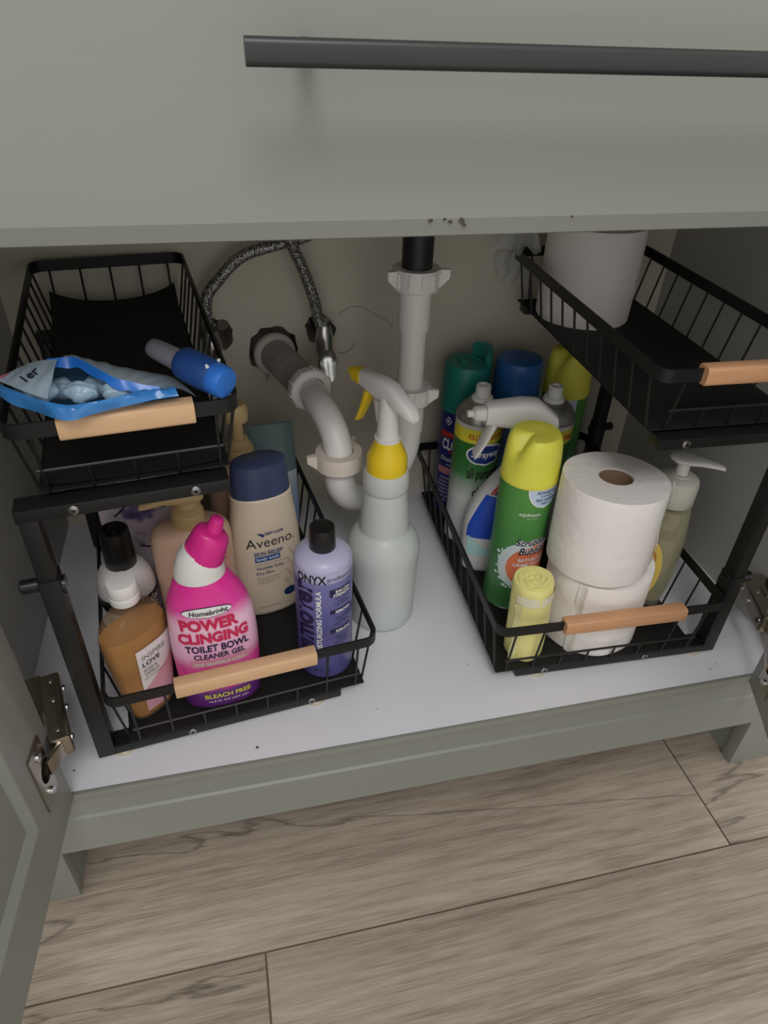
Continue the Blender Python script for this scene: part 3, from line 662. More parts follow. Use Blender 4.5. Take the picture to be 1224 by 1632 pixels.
bb.text('PINK GRAPEFRUIT SCENT', 'ink_white', t, .0015, .0622, .046, .0036, .0012, .01)
bb.text('DEODORIZES', 'ink_white', t, .001, .0510, .046, .0056, .0010, .02)
bb.text('BLEACH FREE', 'ink_yellow', t, .004, .0195, .044, .0058, .0010, .02)
bb.text('14.5 FL OZ (429 mL)', 'ink_white', t, .004, .0118, .038, .0036, .0010)
for k_ in t.children: k_.scale = (1.07, 1.03, 1.19)
# cream body wash
M['cream'] = mat('cream_plastic', (222, 206, 184), .38)
t = thing('body_wash_bottle', (.2430, .2130, ZB), math.radians(13), 'cream body wash bottle with wide navy flip cap', 'bottle')
sec = [(0, .030, .017, 2.6), (.003, .0335, .0195, 2.7), (.02, .0372, .0215, 2.6), (.06, .0405, .0230, 2.5), (.095, .0405, .0232, 2.4), (.125, .0375, .0225, 2.3), (.148, .0345, .0215, 2.2), (.156, .0338, .0212, 2.2), (.1575, .0322, .0202, 2.2)]
bb = Body(sec, 4); bb.mesh('bottle', 'cream', t, 48)
sec = [(.1575, .0325, .0204, 2.2), (.160, .0322, .0204, 2.2), (.186, .0300, .0190, 2.2), (.192, .0290, .0180, 2.2), (.1935, .0265, .0160, 2.2)]
Body(sec).mesh('flip_cap', 'navy', t, 48)
bb.text('NEW LOOK', 'ink_blue', t, .0055, .1170, .022, .0036, .0010, .03)
bb.patch('leaf_mark', 'ink_blue', t, lambda v: (.1135+.005*v, -.0125+.004*(1-v)-.002*v*v, -.0100+.0022*math.sin(PI*v)+.003*(1-v)), .0009, 4, 8)
bb.text('Aveeno.', 'ink', t, .001, .1065, .0560, .0118, .0010, -.004)
bb.text('SKIN RELIEF', 'ink_blue', t, -.003, .0925, .0330, .0050, .0010, .02)
bb.patch('print_box', mat('print_blue', (52, 92, 160), .5), t, (-.0190, .0100, .0815, .0885), .0007, 10, 2)
bb.text('body wash', 'ink_white', t, -.0045, .0850, .0250, .0052, .0012, .01)
bb.patch('print_rule', 'ink_grey', t, (-.0210, .0210, .0780, .0784), .0007, 14, 1)
bb.text('Soothes Itchy,', 'ink_blue', t, -.0020, .0725, .0320, .0052, .0010, .01)
bb.text('Dry Skin', 'ink_blue', t, -.0085, .0655, .0200, .0050, .0010, .01)
for i, (w_, x_) in enumerate(((.025, -.004), (.022, -.0055), (.014, -.0095))): bb.text('Gently cleanses while leaving skin'[:24-5*i], 'ink_grey', t, x_, .0590-.0036*i, w_*1.15, .0024, .0010)
bb.oval('seal', mat('seal_navy', (30, 48, 100), .5), t, .0200, .0300, .0080, .0060, .0009)
M['oat'] = mat('oat_print', (200, 180, 150), .6)
for k in range(7):
    zz = .040+.0065*k; sgn = 1 if k % 2 else -1; ac = .0195+.0012*k
    bb.patch('oat_leaf', 'oat', t, lambda v, zz=zz, sgn=sgn, ac=ac: (zz+.012*v, ac+sgn*.006*v-.0016*math.sin(PI*v), ac+sgn*.006*v+.0016*math.sin(PI*v)+.0002), .0006, 3, 8)
bb.text('18 fl oz (532 mL)', 'ink_grey', t, -.004, .0150, .0260, .0030, .0010)
for k_ in t.children: k_.scale = (1.02, 1.02, 1.095)
# purple nail polish remover
purp = ramp_mat('purple_print', [(0, (82, 80, 140)), (.55, (94, 92, 148)), (.850, (116, 115, 166)), (.862, (172, 172, 206)), (1, (188, 188, 216))], 'Z', 0, .166, .3, spec=.4)
t = thing('remover_bottle', (.2965, .1085, ZB), math.radians(-6), 'purple nail polish remover bottle with small black cap', 'bottle')
sec = [(0, .0265, .0265, 2), (.003, .0295, .0295, 2), (.006, .0303, .0303, 2), (.152, .0303, .0303, 2), (.1535, .0298, .0298, 2), (.155, .0301, .0301, 2), (.158, .0297, .0297, 2), (.1625, .0265, .0265, 2), (.166, .0200, .0200, 2), (.1675, .0140, .0140, 2)]
bb = Body(sec); bb.mesh('bottle', purp, t, 48)
MB().loft([[(r*(1+(.015 if j % 2 else 0))*math.cos(2*PI*j/64), r*(1+(.015 if j % 2 else 0))*math.sin(2*PI*j/64), zz) for j in range(64)] for r, zz in ((.0128, .166), (.0132, .167), (.0130, .190), (.0122, .1925), (.0100, .193))]).build('cap', 'blkp', t, smooth=True)
bb.text('ONYX', 'ink', t, -.0140, .1475, .0320, .0110, .0008, .025)
bb.text('professional', 'ink', t, .0200, .1470, .0340, .0075, .0008, -.005)
M['print_plum'] = mat('print_plum', (40, 30, 70), .5)
bb.text('remover', 'print_plum', t, -.0215, .0880, .1080, .0190, .0008, .03, rot=PI/2)
bb.text('MOISTURIZING FORMULA', 'ink_white', t, -.0065, .0860, .0940, .0056, .0008, .025, rot=PI/2)
for zz, st in ((.1300, 'SALON'), (.1020, 'REMOVES'), (.0740, 'REMUEVE')):
    bb.patch('print_box', 'print_plum', t, (.005, .0300, zz-(.0062 if st == 'SALON' else .0020), zz+.0035), .0006, 10, 2)
    bb.text(st, 'ink_white', t, .0195, zz+.0006, .0175, .0040, .0011, .03)
    if st == 'SALON': bb.text('STRENGTH', 'ink_white', t, .0185, zz-.0042, .0200, .0036, .0011, .03)
    for i in range(3): bb.text(('NAIL POLISH', 'GEL', 'GLITTER')[i], 'print_plum', t, .0190, zz-.0090-.0042*i, (.017, .012, .018)[i], .0026, .0008)
bb.text('16 fl. oz', 'print_plum', t, -.004, .0150, .0190, .0040, .0008)
# beige pump bottles
M['beige'] = mat('beige_plastic', (222, 184, 158), .38); M['gold'] = mat('gold_pump', (206, 178, 128), .32)
def pump_bottle(name, loc, rz, label, spout, prints=False):
    t = thing(name, loc, rz, label, 'bottle')
    sec = [(0, .038, .022, 2.6), (.003, .0415, .0255, 2.7), (.02, .0420, .0265, 2.7), (.12, .0420, .0265, 2.6), (.148, .0418, .0262, 2.5), (.156, .0400, .0252, 2.4), (.162, .0350, .0230, 2.2), (.166, .0220, .0190, 2.0)]
    bb = Body(sec, 3); bb.mesh('bottle', 'beige', t, 48)
    if prints:
        bb.patch('label', mat('label_rose', (232, 170, 160), .5), t, (.012, .036, .040, .132), .0005, 12, 8)
        bb.text('SHAMPOO', 'ink', t, .024, .127, .016, .0028, .0009)
    MB().lathe([(.0165, .164), (.0170, .165), (.0170, .181), (.0160, .1825), (.0150, .183), (.0150, .1870), (.0120, .189), (.0110, .195)], 36).build('pump_collar', 'gold', t, smooth=True)
    MB().lathe([(.0068, .190), (.0064, .221)], 24).build('pump_stem', 'gold', t, smooth=True)
    if spout == 'up':
        MB().lathe([(.0070, .217), (.0130, .2185), (.0138, .222), (.0136, .236), (.0110, .2400), (.006, .2405)], 32).build('pump_head', 'gold', t, smooth=True)
    return t, bb
t, bb = pump_bottle('pump_bottle', (.1655, .1755, ZB), math.radians(8), 'beige pump bottle with gold spout turned sideways behind the pink bottle', 'low', True)
mb = MB(); superloft(mb, [((x, 0, z_), (0, 1, 0), (0, 0, 1), a, b, 2.6) for x, z_, a, b in ((.0175, .2005, .010, .004), (.012, .201, .0150, .0070), (-.006, .2015, .0150, .0075), (-.022, .2000, .0085, .0055), (-.040, .1965, .0070, .0040), (-.0455, .1955, .0060, .0030))], 24)
mb.build('pump_spout', 'gold', t, smooth=True)
t, bb = pump_bottle('pump_bottle', (.2255, .291, ZB), math.radians(10), 'beige pump bottle with raised gold pump behind the navy capped bottle', 'up')
mb = MB(); superloft(mb, [((0, y_, .2285), (1, 0, 0), (0, 0, 1), a, b, 2.4) for y_, a, b in ((.006, .008, .006), (.022, .0068, .0050), (.038, .0058, .0040))], 20); mb.build('pump_spout', 'gold', t, smooth=True)
# floral box
def floral():
    m = bpy.data.materials.new('floral_print'); m.use_nodes = True; nt = m.node_tree; b = nt.nodes['Principled BSDF']; b.inputs['Roughness'].default_value = .35
    tc = nt.nodes.new('ShaderNodeTexCoord'); n = nt.nodes.new('ShaderNodeTexNoise'); n.inputs['Scale'].default_value = 32; n.inputs['Detail'].default_value = 2
    nt.links.new(tc.outputs['Object'], n.inputs['Vector']); cr = nt.nodes.new('ShaderNodeValToRGB'); e = cr.color_ramp.elements; e.new(.5); e.new(.6)
    for i, (p, c) in enumerate(((0, (226, 214, 222)), (.53, (222, 208, 218)), (.60, (128, 112, 158)), (.70, (62, 56, 98)))): e[i].position = p; e[i].color = (*srgb(c), 1)
    nt.links.new(n.outputs['Fac'], cr.inputs[0]); nt.links.new(cr.outputs[0], b.inputs['Base Color']); return m
M['floral'] = floral()
t = thing('gift_box', (.1125, .2420, ZB), math.radians(7), 'white box printed with purple flowers and black twigs behind the black capped bottle', 'box')
MB().box(-.045, .045, -.018, .018, 0, .198).build('box', 'floral', t, bevel=.001)
MB().box(-.045, .045, -.0185, .0185, .1660, .1666).build('lid_seam', 'ink_grey', t)
for pts in ([(-.030, .150), (-.012, .165), (.006, .176), (.020, .192)], [(-.004, .170), (.012, .172), (.028, .168)], [(-.010, .105), (.010, .098), (.028, .094), (.040, .088)], [(.016, .097), (.024, .088), (.036, .080)]):
    MB().tube([(x, -.0182, z) for x, z in pts], .0011, 6).build('printed_twig', 'ink', t)
# teal pouch pack behind
t = thing('refill_pouch', (.2665, .3600, ZB), math.radians(4), 'pale teal refill pouch with white printed lower panel at the back of the basket', 'pouch')
M['tealpouch'] = film_mat('teal_film', (122, 148, 150), .85, .3, .4)
sec = [(0, .030, .018, 3), (.03, .0325, .0185, 3), (.09, .032, .016, 3), (.135, .0305, .010, 3), (.160, .0295, .004, 3), (.172, .0295, .0012, 3)]
bb = Body(sec, 3); bb.mesh('pouch', 'tealpouch', t, 40)
bb.patch('label', ramp_mat('pouch_label', [(0, (120, 150, 205)), (.5, (168, 190, 222)), (1, (216, 222, 232))], 'Z', .02, .11, .4), t, (-.028, .0315, .015, .105), .0006, 14, 8)

# ---- right basket
def aerosol(name, loc, rz, label, r, hb, m, group=None):
    t = thing(name, loc, rz, label, 'spray can', group)
    bb = Body([(0, r*.93, r*.93, 2), (.0015, r*.985, r*.985, 2), (.004, r, r, 2), (hb, r, r, 2)]); bb.mesh('can', m, t, 48)
    MB().lathe([(r*.97, .0), (r*1.015, .001), (r*1.015, .0035), (r, .0045)], 48).build('base_rim', 'steel', t, smooth=True)
    return t, bb
# front bathroom cleaner
def can_cap(t, r, z0, z1, m, opening=True, rot=0.):
    """plastic overcap with a finger scoop cut out of one side"""
    seg = 48; rows = []
    for k, (f_, q) in enumerate(((0, 1.04), (.03, 1.05), (.12, 1.04), (.16, 1.02), (.55, .99), (.80, .95), (.92, .90), (1, .80))):
        row = []
        for j in range(seg):
            a = 2*PI*j/seg; z = z0+(z1-z0)*f_; q2 = q
            if opening:
                da = abs((a-rot+PI) % (2*PI)-PI)
                if f_ >= .55: z -= (z1-z0)*.30*math.exp(-(da/.42)**2)*(f_-.35)/.65; q2 -= .22*math.exp(-(da/.38)**2)*(f_-.4)/.6
            row.append((r*q2*math.cos(a), r*q2*math.sin(a), z))
        rows.append(row)
    rows.append([(p[0]*.55, p[1]*.55, p[2]*.35+.65*(z1+.0005)) for p in rows[-1]]); rows.append([(p[0]*.25, p[1]*.25, z1-.0015) for p in rows[-1]])
    return MB().loft(rows).build('overcap', m, t, smooth=True)
greenm = ramp_mat('green_print', [(0, (96, 150, 96)), (.12, (66, 124, 70)), (.55, (68, 134, 66)), (1, (84, 146, 70))], 'Z', 0, .165, .3, noise=.03)
t, bb = aerosol('bathroom_cleaner', (.5430, .1720, ZB), math.radians(-2), 'green bathroom cleaner can with lemon yellow cap behind the yellow bag roll', .0318, .186, greenm)
can_cap(t, .0318, .184, .240, 'lemon', True, -2.75)
M['paleblue'] = mat('print_pale_blue', (196, 212, 234), .5); M['bubblew'] = mat('print_bubble', (206, 220, 222), .5); M['orangep'] = mat('print_coral', (226, 122, 84), .5)
M['ink_white2'] = M['ink_white']
bb.patch('callout_border', 'ink_white', t, lambda v: (.1585+.0265*v, .010-.0215*math.sqrt(max(0, 1-(1-v)**2)), .010+.0215*math.sqrt(max(0, 1-(1-v)**2))), .0005, 18, 12)
bb.patch('callout', 'paleblue', t, lambda v: (.1603+.0247*v, .010-.0198*math.sqrt(max(0, 1-(1-v)**2)), .010+.0198*math.sqrt(max(0, 1-(1-v)**2))), .0008, 18, 12)
for st, zz, w_, h_ in (('POWERFUL', .1800, .0250, .0042), ('CLEANING', .1755, .0160, .0024), ('NO HARSH', .1705, .0250, .0044), ('SMELLS', .1657, .0125, .0024)): bb.text(st, 'ink_blue', t, .0110, zz, w_, h_, .0011, .02)
bb.text('scjohnson', 'ink_white', t, -.0050, .1500, .0240, .0066, .0009, .01); bb.text('A FAMILY COMPANY', 'ink_white', t, -.0020, .1450, .0150, .0012, .0009)
bb.oval('bubble_ring', 'bubblew', t, .007, .0740, .0400, .0390, .0004); bb.oval('print_disc', 'orangep', t, .010, .0730, .0320, .0315, .0007)
for k in range(26):
    a = 2.0+3.0*k/26+random.uniform(-.05, .05); rad = .0375+random.uniform(-.002, .0055); q = random.uniform(.0012, .0026)
    bb.oval('bubble', 'bubblew', t, .007+(rad+.002)*math.cos(a), .074+rad*math.sin(a), q, q, .0008)
for m_, bo, of in (('ink_white', .075, .0011), ('ink_navy', .02, .0014)):
    bb.text('Scrubbing', m_, t, .0070, .1090, .0430, .0120, of, bo, .25); bb.text('Bubbles', m_, t, .0085, .0975, .0370, .0105, of, bo, .25)
bb.text('BATHROOM', 'ink_white', t, .0090, .0840, .0360, .0056, .0011, .02); bb.text('GRIME FIGHTER', 'ink_white', t, .0090, .0765, .0470, .0052, .0011, .02)
# rear bathroom cleaner
t, bb = aerosol('bathroom_cleaner', (.6760, .3630, ZB), math.radians(-20), 'green can with dull yellow cap at the back below the upper basket', .0310, .188, greenm)
can_cap(t, .0310, .186, .246, 'lemon', True, -2.4)
bb.patch('callout', 'paleblue', t, (-.012, .014, .160, .186), .0006, 12, 4)
# disinfectant can
clox = mat('navy_print', (36, 42, 116), .3)
t, bb = aerosol('disinfectant_can', (.5350, .3800, ZB), math.radians(-26), 'navy disinfectant spray can with teal hooked cap by the drain pipe', .0310, .168, clox)
M['teal'] = mat('teal_plastic', (32, 128, 118), .38)
r = .0310
MB().lathe([(r*1.04, .166), (r*1.05, .168), (r*1.03, .200), (r*1.0, .226), (r*.93, .231), (r*.55, .2315), (r*.50, .2300)], 44).build('overcap', 'teal', t, smooth=True)
hk = []
for i in range(13):
    a = -.25+1.75*i/12; hk.append((r*.86*math.cos(a), r*.86*math.sin(a), .2365+.006*math.sin(PI*i/12)))
mb = MB(); rings = []
for p, q in zip(hk, hk[1:]+[hk[-1]]):
    n = Vector((p[0], p[1], 0)).normalized(); rings.append([tuple(Vector(p)+n*a+Vector((0, 0, b))) for a, b in ((-.0035, -.0115), (.0045, -.0115), (.0045, .007), (.0025, .0095), (-.002, .0095), (-.0035, .007))])
mb.loft(rings); mb.build('cap_hook', 'teal', t, smooth=True)
MB().lathe([(.007, .229), (.0065, .2335), (.005, .234)], 20, (-.006, -.004)).build('spray_button', 'teal', t, smooth=True)
bb.patch('logo_border', 'ink_red2', t, lambda v: (.100+.036*v, .002-.030*min(1, .25+v*1.1), .002+.030*min(1, .25+v*1.1)), .0005, 18, 8)
bb.patch('logo_field', clox, t, lambda v: (.104+.0235*v, .002-.026*min(1, .3+v*1.1), .002+.026*min(1, .3+v*1.1)), .0008, 18, 8)
bb.text('CLOROX', 'ink_white', t, .002, .1170, .0490, .0175, .0011, .035)
bb.text('Disinfecting', 'ink_white', t, .000, .0920, .0480, .0090, .0008, .015, .15); bb.text('Aerosol Spray', 'ink_white', t, .004, .0835, .0330, .0045, .0008)
bb.patch('print_band', 'ink_pink', t, (-.027, .028, .0680, .0785), .0006, 16, 2); bb.text('KILLS 99.9% OF', 'ink_red2', t, -.002, .0755, .040, .0030, .0010); bb.text('VIRUSES & BACTERIA', 'ink_red2', t, -.002, .0712, .042, .0030, .0010)
for i in range(7): bb.text(('DISINFECTS', 'SANITIZES', 'DEODORIZES', 'MOLD & MILDEW', 'FRESH SCENT', 'KILLS GERMS', 'NET WT 14 OZ')[i], 'ink_white', t, -.010, .0610-.0062*i, .022+.004*(i % 3), .0030, .0008)
dia = lambda q: (lambda v: (.1525-.0068*q+.0136*q*v, -.016-.0056*q*(1-abs(2*v-1))-.0001, -.016+.0056*q*(1-abs(2*v-1))+.0001))
bb.patch('diamond_mark', 'ink_white', t, dia(1), .0005, 6, 8); bb.patch('diamond_field', clox, t, dia(.75), .0008, 6, 8); bb.patch('diamond_core', 'ink_white', t, dia(.35), .0011, 6, 8)
# all purpose cleaners
sprm = ramp_mat('allpurpose_print', [(0, (205, 205, 205)), (.42, (214, 214, 212)), (.62, (70, 128, 72)), (.78, (44, 112, 44)), (.865, (44, 112, 44)), (.87, (226, 214, 52)), (.968, (226, 214, 52)), (.972, (206, 204, 196)), (1, (206, 204, 196))], 'Z', 0, .190, .3)
M['can_dome'] = mat('can_dome_steel', (165, 162, 156), .38, metal=.8)
def allpurpose(loc, rz, label):
    r = .0308
    t, bb = aerosol('cleaner_can', loc, rz, label, r, .190, sprm)
    MB().lathe([(r*1.0, .1895), (r*1.02, .1905), (r*1.02, .1922), (r*.985, .1935), (r*.95, .1975), (r*.82, .2045), (r*.66, .2090), (r*.56, .2110), (r*.56, .2128), (r*.50, .2135)], 44).build('can_dome', 'can_dome', t, smooth=True)
    MB().lathe([(.0135, .2125), (.0137, .2165), (.0125, .2182), (.0100, .2188), (.0098, .2195), (.0092, .2320), (.0080, .2332), (.0052, .2332), (.0048, .2315)], 28).build('spray_nozzle', 'white', t, smooth=True)
    bb.text('KILLS 99.9% OF GERMS', 'ink_red2', t, .008, .1745, .0640, .0075, .0008, .015, .2)
    bb.oval('logo_border', 'ink_white', t, .002, .1490, .0270, .0160, .0005); bb.oval('logo_field', mat('logo_blue', (34, 60, 128), .4), t, .002, .1490, .0245, .0135, .0008)
    bb.text('Sprayway', 'ink_white', t, .002, .1490, .0400, .0125, .0012, .02, .2)
    bb.text('all purpose', 'ink', t, .002, .1185, .0460, .0225, .0008, .015); bb.text('cleaner', 'ink', t, .006, .0920, .0340, .0180, .0008, .015)
    return t
allpurpose((.5300, .3050, ZB), math.radians(2), 'all purpose cleaner can with silver dome behind the white trigger head')
allpurpose((.6195, .2880, ZB), math.radians(-35), 'silver domed cleaner can between the yellow capped cans')
# blue capped can
t, bb = aerosol('air_freshener', (.6020, .3650, ZB), 0, 'can with plain rounded blue cap against the back wall', .0308, .165, mat('blue_white_print', (120, 150, 200), .3))
MB().lathe([(.0322, .160), (.0326, .162), (.0322, .190), (.0316, .222), (.0306, .2345), (.0288, .2375), (.0200, .2388), (.008, .2392)], 44).build('overcap', mat('blue_plastic', (44, 100, 168), .38), t, smooth=True)
# flat trigger bottle
t = thing('trigger_cleaner', (.5395, .2360, ZB), math.radians(-12), 'blue and white flat cleaner bottle with white trigger head', 'spray bottle')
sec = [(0, .034, .018, 2.8), (.003, .0375, .0205, 2.9), (.03, .0400, .0220, 2.9), (.085, .0405, .0220, 2.8), (.110, .0375, .0210, 2.6), (.135, .0290, .0190, 2.4), (.158, .0185, .0160, 2.1), (.175, .0145, .0145, 2), (.190, .0138, .0138, 2)]
bb = Body(sec, 4, ox=lambda z: .022*max(0, min(1, (z-.075)/.09))); bb.mesh('bottle', mat('pearl_plastic', (206, 206, 208), .35), t, 44)
M['royal'] = mat('royal_print', (30, 74, 184), .4)
bb.patch('label', 'royal', t, lambda v: (.058+.064*v, -.0385+.0080*v*v, .034-.014*max(0, v-.4)), .0006, 18, 14)
bb.patch('label_wave', mat('aqua_print', (170, 214, 214), .4), t, lambda v: (.030+.030*v, -.036, -.036+.046*(1-v)**1.4+.002), .0007, 12, 10)
bb.patch('red_stripe', 'ink_red2', t, lambda v: (.124+.026*v, -.026+.010*v, -.0225+.010*v), .0010, 2, 8)
bb.patch('navy_cap_print', 'ink_navy', t, lambda v: (.124+.030*v, -.0215+.010*v, .018-.006*v), .0008, 12, 8)
bb.oval('seal', 'ink_blue', t, .006, .024, .0065, .0055, .0009)
o = MB(); o.lathe([(.0150, .186), (.0155, .187), (.0150, .202), (.0120, .206), (.0100, .216)], 28, (.022, 0)); o.build('collar', mat('clear_collar', (200, 202, 204), .3), t, smooth=True)
hd = trigger_head(t, .2290, math.radians(186), 'white', 'white', 'white', ln=.068, tail=.036, wide=.0150, trig_len=.046, tall=1.45)
for k in list(t.children):
    if k.name.split('.')[0] in ('trigger_head', 'nozzle', 'trigger', 'pump_housing'): k.location.x += .022
# toilet paper
def roll(loc, label, r=.0610, h=.102, tilt=None, rz=0., flap=None, seed=0):
    t = thing('toilet_roll', loc, rz, label, 'toilet paper', 'toilet paper rolls' if False else None, tilt)
    rnd = random.Random(seed); seg = 64; ci = .0182
    ph = [rnd.uniform(0, 6) for _ in range(4)]
    def q(a, z): return r*(1+.010*math.sin(2*a+ph[0])+.006*math.sin(5*a+ph[1]+30*z)+.004*math.sin(9*a+ph[2]))
    prof = [(.0, .985), (.002, .995), (.03, 1.), (.07, 1.), (h-.002, .998), (h, .985)]
    rings = [[(ci*math.cos(2*PI*j/seg), ci*math.sin(2*PI*j/seg), 0) for j in range(seg)]]
    rings += [[(q(2*PI*j/seg, z)*k*math.cos(2*PI*j/seg), q(2*PI*j/seg, z)*k*math.sin(2*PI*j/seg), z) for j in range(seg)] for z, k in prof]
    rings += [[(ci*1.02*math.cos(2*PI*j/seg), ci*math.sin(2*PI*j/seg), h) for j in range(seg)], [(ci*math.cos(2*PI*j/seg), ci*math.sin(2*PI*j/seg), 0) for j in range(seg)]]
    MB().loft(rings, False).build('paper', 'tissue', t, smooth=True)
    MB().loft([[(a*math.cos(2*PI*j/32), a*math.sin(2*PI*j/32), z) for j in range(32)] for a, z in ((.0183, .001), (.0183, h-.0015), (.0172, h-.0015), (.0172, .001), (.0183, .001))], False).build('core', 'card', t, smooth=True)
    if flap is not None:   # loose end of the last sheet
        rows = []
        for i in range(9):
            v = i/8; rows.append([((r*1.004+.0015+.004*v*v+.0015*math.sin(z_*90))*math.cos(flap+.16*v), (r*1.004+.0015+.004*v*v+.0015*math.sin(z_*90))*math.sin(flap+.16*v), z_) for z_ in [h*k/10 for k in range(11)]])
        MB().grid(rows).build('loose_sheet', 'tissue', t, smooth=True)
    return t
roll((.6215, .1080, ZB), 'white toilet paper roll underneath another roll in the lower basket', .0590, .103, flap=-2.45, seed=1, rz=0)
roll((.6120, .1080, ZB+.1050), 'white toilet paper roll on top of another roll, brown core showing', .0572, .106, tilt=(-.055, .02), flap=-.45, seed=2)
zt = ZF+.004+.3131
roll((.6690, .3520, zt), 'white toilet paper roll standing in the upper basket beside clear plastic', .0575, .112, flap=None, seed=3)
# yellow bin bag roll
t = thing('bag_roll', (.5270, .0790, ZB+.0014), 0, 'small yellow roll of bin bags in the front corner of the basket', 'bag roll', None, (0.02, -.05))
M['bagy'] = mat('yellow_bag', (238, 231, 150), .35, bump=.3, bscale=120); M['bagw'] = film_mat('pale_bag_wrap', (232, 228, 170), .8, .3, .3)
seg = 40; rings = []
for z_, k in ((0, .90), (.004, .97), (.02, 1.0), (.06, 1.), (.105, .99), (.111, .96), (.1125, .92)):
    rings.append([(.0228*k*(1+.02*math.sin(3*a+z_*60)+.012*math.sin(7*a))*math.cos(a), .0228*k*(1+.02*math.sin(3*a+z_*60)+.012*math.sin(7*a))*math.sin(a), z_) for a in [2*PI*j/seg for j in range(seg)]])
MB().loft(rings).build('roll', 'bagy', t, smooth=True)
sp = [((.0025+.0175*i/90)*math.cos(i*.21), (.0025+.0175*i/90)*math.sin(i*.21), .1128+.0012*math.sin(i*.7)) for i in range(91)]
MB().tube(sp, .0008, 6).build('rolled_edge', 'bagy', t, smooth=True)
rows = [[(.0233*math.cos(a)*(1+.012*math.sin(a*9)), .0233*math.sin(a)*(1+.012*math.sin(a*9)), z_) for a in [-2.75+2.9*j/20 for j in range(21)]] for z_ in (.090, .096, .103)]
MB().grid(rows).build('paper_band', mat('pale_band', (232, 228, 200), .5), t, smooth=True)
rows = [[((.0236+.003*v+.0015*math.sin(z_*150))*math.cos(-2.35-.30*v), (.0236+.003*v+.0015*math.sin(z_*150))*math.sin(-2.35-.30*v), z_) for v in [k/6 for k in range(7)]] for z_ in [.0005+.092*i/14 for i in range(15)]]
MB().grid(rows).build('loose_flap', 'bagw', t, smooth=True)
# hand soap
t = thing('soap_dispenser', (.7135, .1370, ZB), math.radians(-50), 'clear pump bottle of pale yellow hand soap beside the toilet rolls', 'soap dispenser')
M['clear2'] = film_mat('clear_soap_bottle', (216, 216, 196), .16, .05, .2); M['soap'] = mat('pale_soap', (234, 228, 184), .08, trans=.75, ior=1.33)
sec = [(0, .022, .015, 2.4), (.003, .0250, .0175, 2.4), (.03, .0280, .0190, 2.3), (.07, .0300, .0200, 2.3), (.11, .0290, .0200, 2.2), (.140, .0255, .0190, 2.1), (.155, .0228, .0180, 2.0)]
bb = Body(sec, 4); bb.mesh('bottle', 'clear2', t, 44)
Body([(z, a-.0014, b-.0014, n) for z, a, b, n in bb.secs if .004 < z < .146]).mesh('liquid', 'soap', t, 44)
M['softcap'] = mat('milky_cap', (214, 212, 200), .35, trans=.15)
MB().lathe([(.0225, .152), (.0232, .153), (.0232, .178), (.0215, .184), (.0160, .1875), (.0120, .188), (.0115, .190)], 40).build('cap', 'softcap', t, smooth=True)
MB().lathe([(.0075, .186), (.0070, .206)], 24).build('pump_stem', 'white', t, smooth=True)
ph = math.radians(-19+50); d = Vector((math.cos(ph), math.sin(ph), 0)); sd = Vector((-d.y, d.x, 0)); mb = MB()
superloft(mb, [(Vector((0, 0, .2065))+d*x+Vector((0, 0, zz)), sd, Vector((0, 0, 1)), a, b, 2.3) for x, zz, a, b in ((-.0165, .003, .004, .002), (-.012, .003, .0110, .0036), (0, .0022, .0135, .0045), (.016, .0005, .0105, .0040), (.034, -.0035, .0066, .0030), (.0445, -.0062, .0050, .0026), (.0455, -.0066, .003, .0015))], 22)
mb.build('pump_head', 'white', t, smooth=True)
def lab(v):
    tt = -1+2*v; w_ = math.sqrt(max(.0004, 1-tt*tt)); return (.058+.048*tt, -.004-.021*w_, -.004+.021*w_)
bb.patch('label', mat('label_yellow', (236, 206, 104), .45), t, lab, .0007, 18, 14)
bb.oval('label_art', mat('label_orange', (206, 130, 50), .45), t, .000, .078, .008, .012, .0010); bb.oval('label_art', MATS['label_yellow'], t, .000, .078, .006, .009, .0013)

# ---- upper right: clear plastic wrap
def film_sheet(name, rows, m, parent): return MB().grid(rows).build(name, m, parent, smooth=True)
M['film'] = film_mat('clear_film', (215, 218, 218), .42, .12, .15)
t = thing('plastic_wrap', (.594, .412, zt), 0, 'crumpled clear plastic wrap hanging over the rear of the upper basket', 'plastic wrap')
rnd = random.Random(4); rows = []
for i in range(13):
    v = i/12; row = []
    for j in range(25):
        u = j/24; a = -2.5+1.35*u; rad = .030+.010*math.sin(u*17+1)*v+.006*math.sin(u*31)*v
        fl_ = .5+.75*v
        row.append((.012+rad*fl_*math.cos(a)*1.2, .004+rad*fl_*math.sin(a)*.6, (.112-.044*v+.004*math.sin(u*23)*v)))
    rows.append(row)
film_sheet('wrap_gather', rows, 'film', t)
rows = []
for i in range(13):
    v = i/12; rows.append([(-.012+.046*u+.003*math.sin(v*9+u*5), .022+.004*math.sin(u*14+v*4)+.003*math.sin(v*15), .075-.060*v) for u in [k/14 for k in range(15)]])
film_sheet('wrap_tail', rows, 'film', t)
rows = []
for i in range(13):
    v = i/12; rows.append([(.135+.035*u+.006*math.sin(v*8+u*6), .030+.006*math.sin(u*11+v*7), .120-.095*v+.006*math.sin(u*9)) for u in [k/14 for k in range(15)]])
film_sheet('wrap_fold', rows, 'film', t)

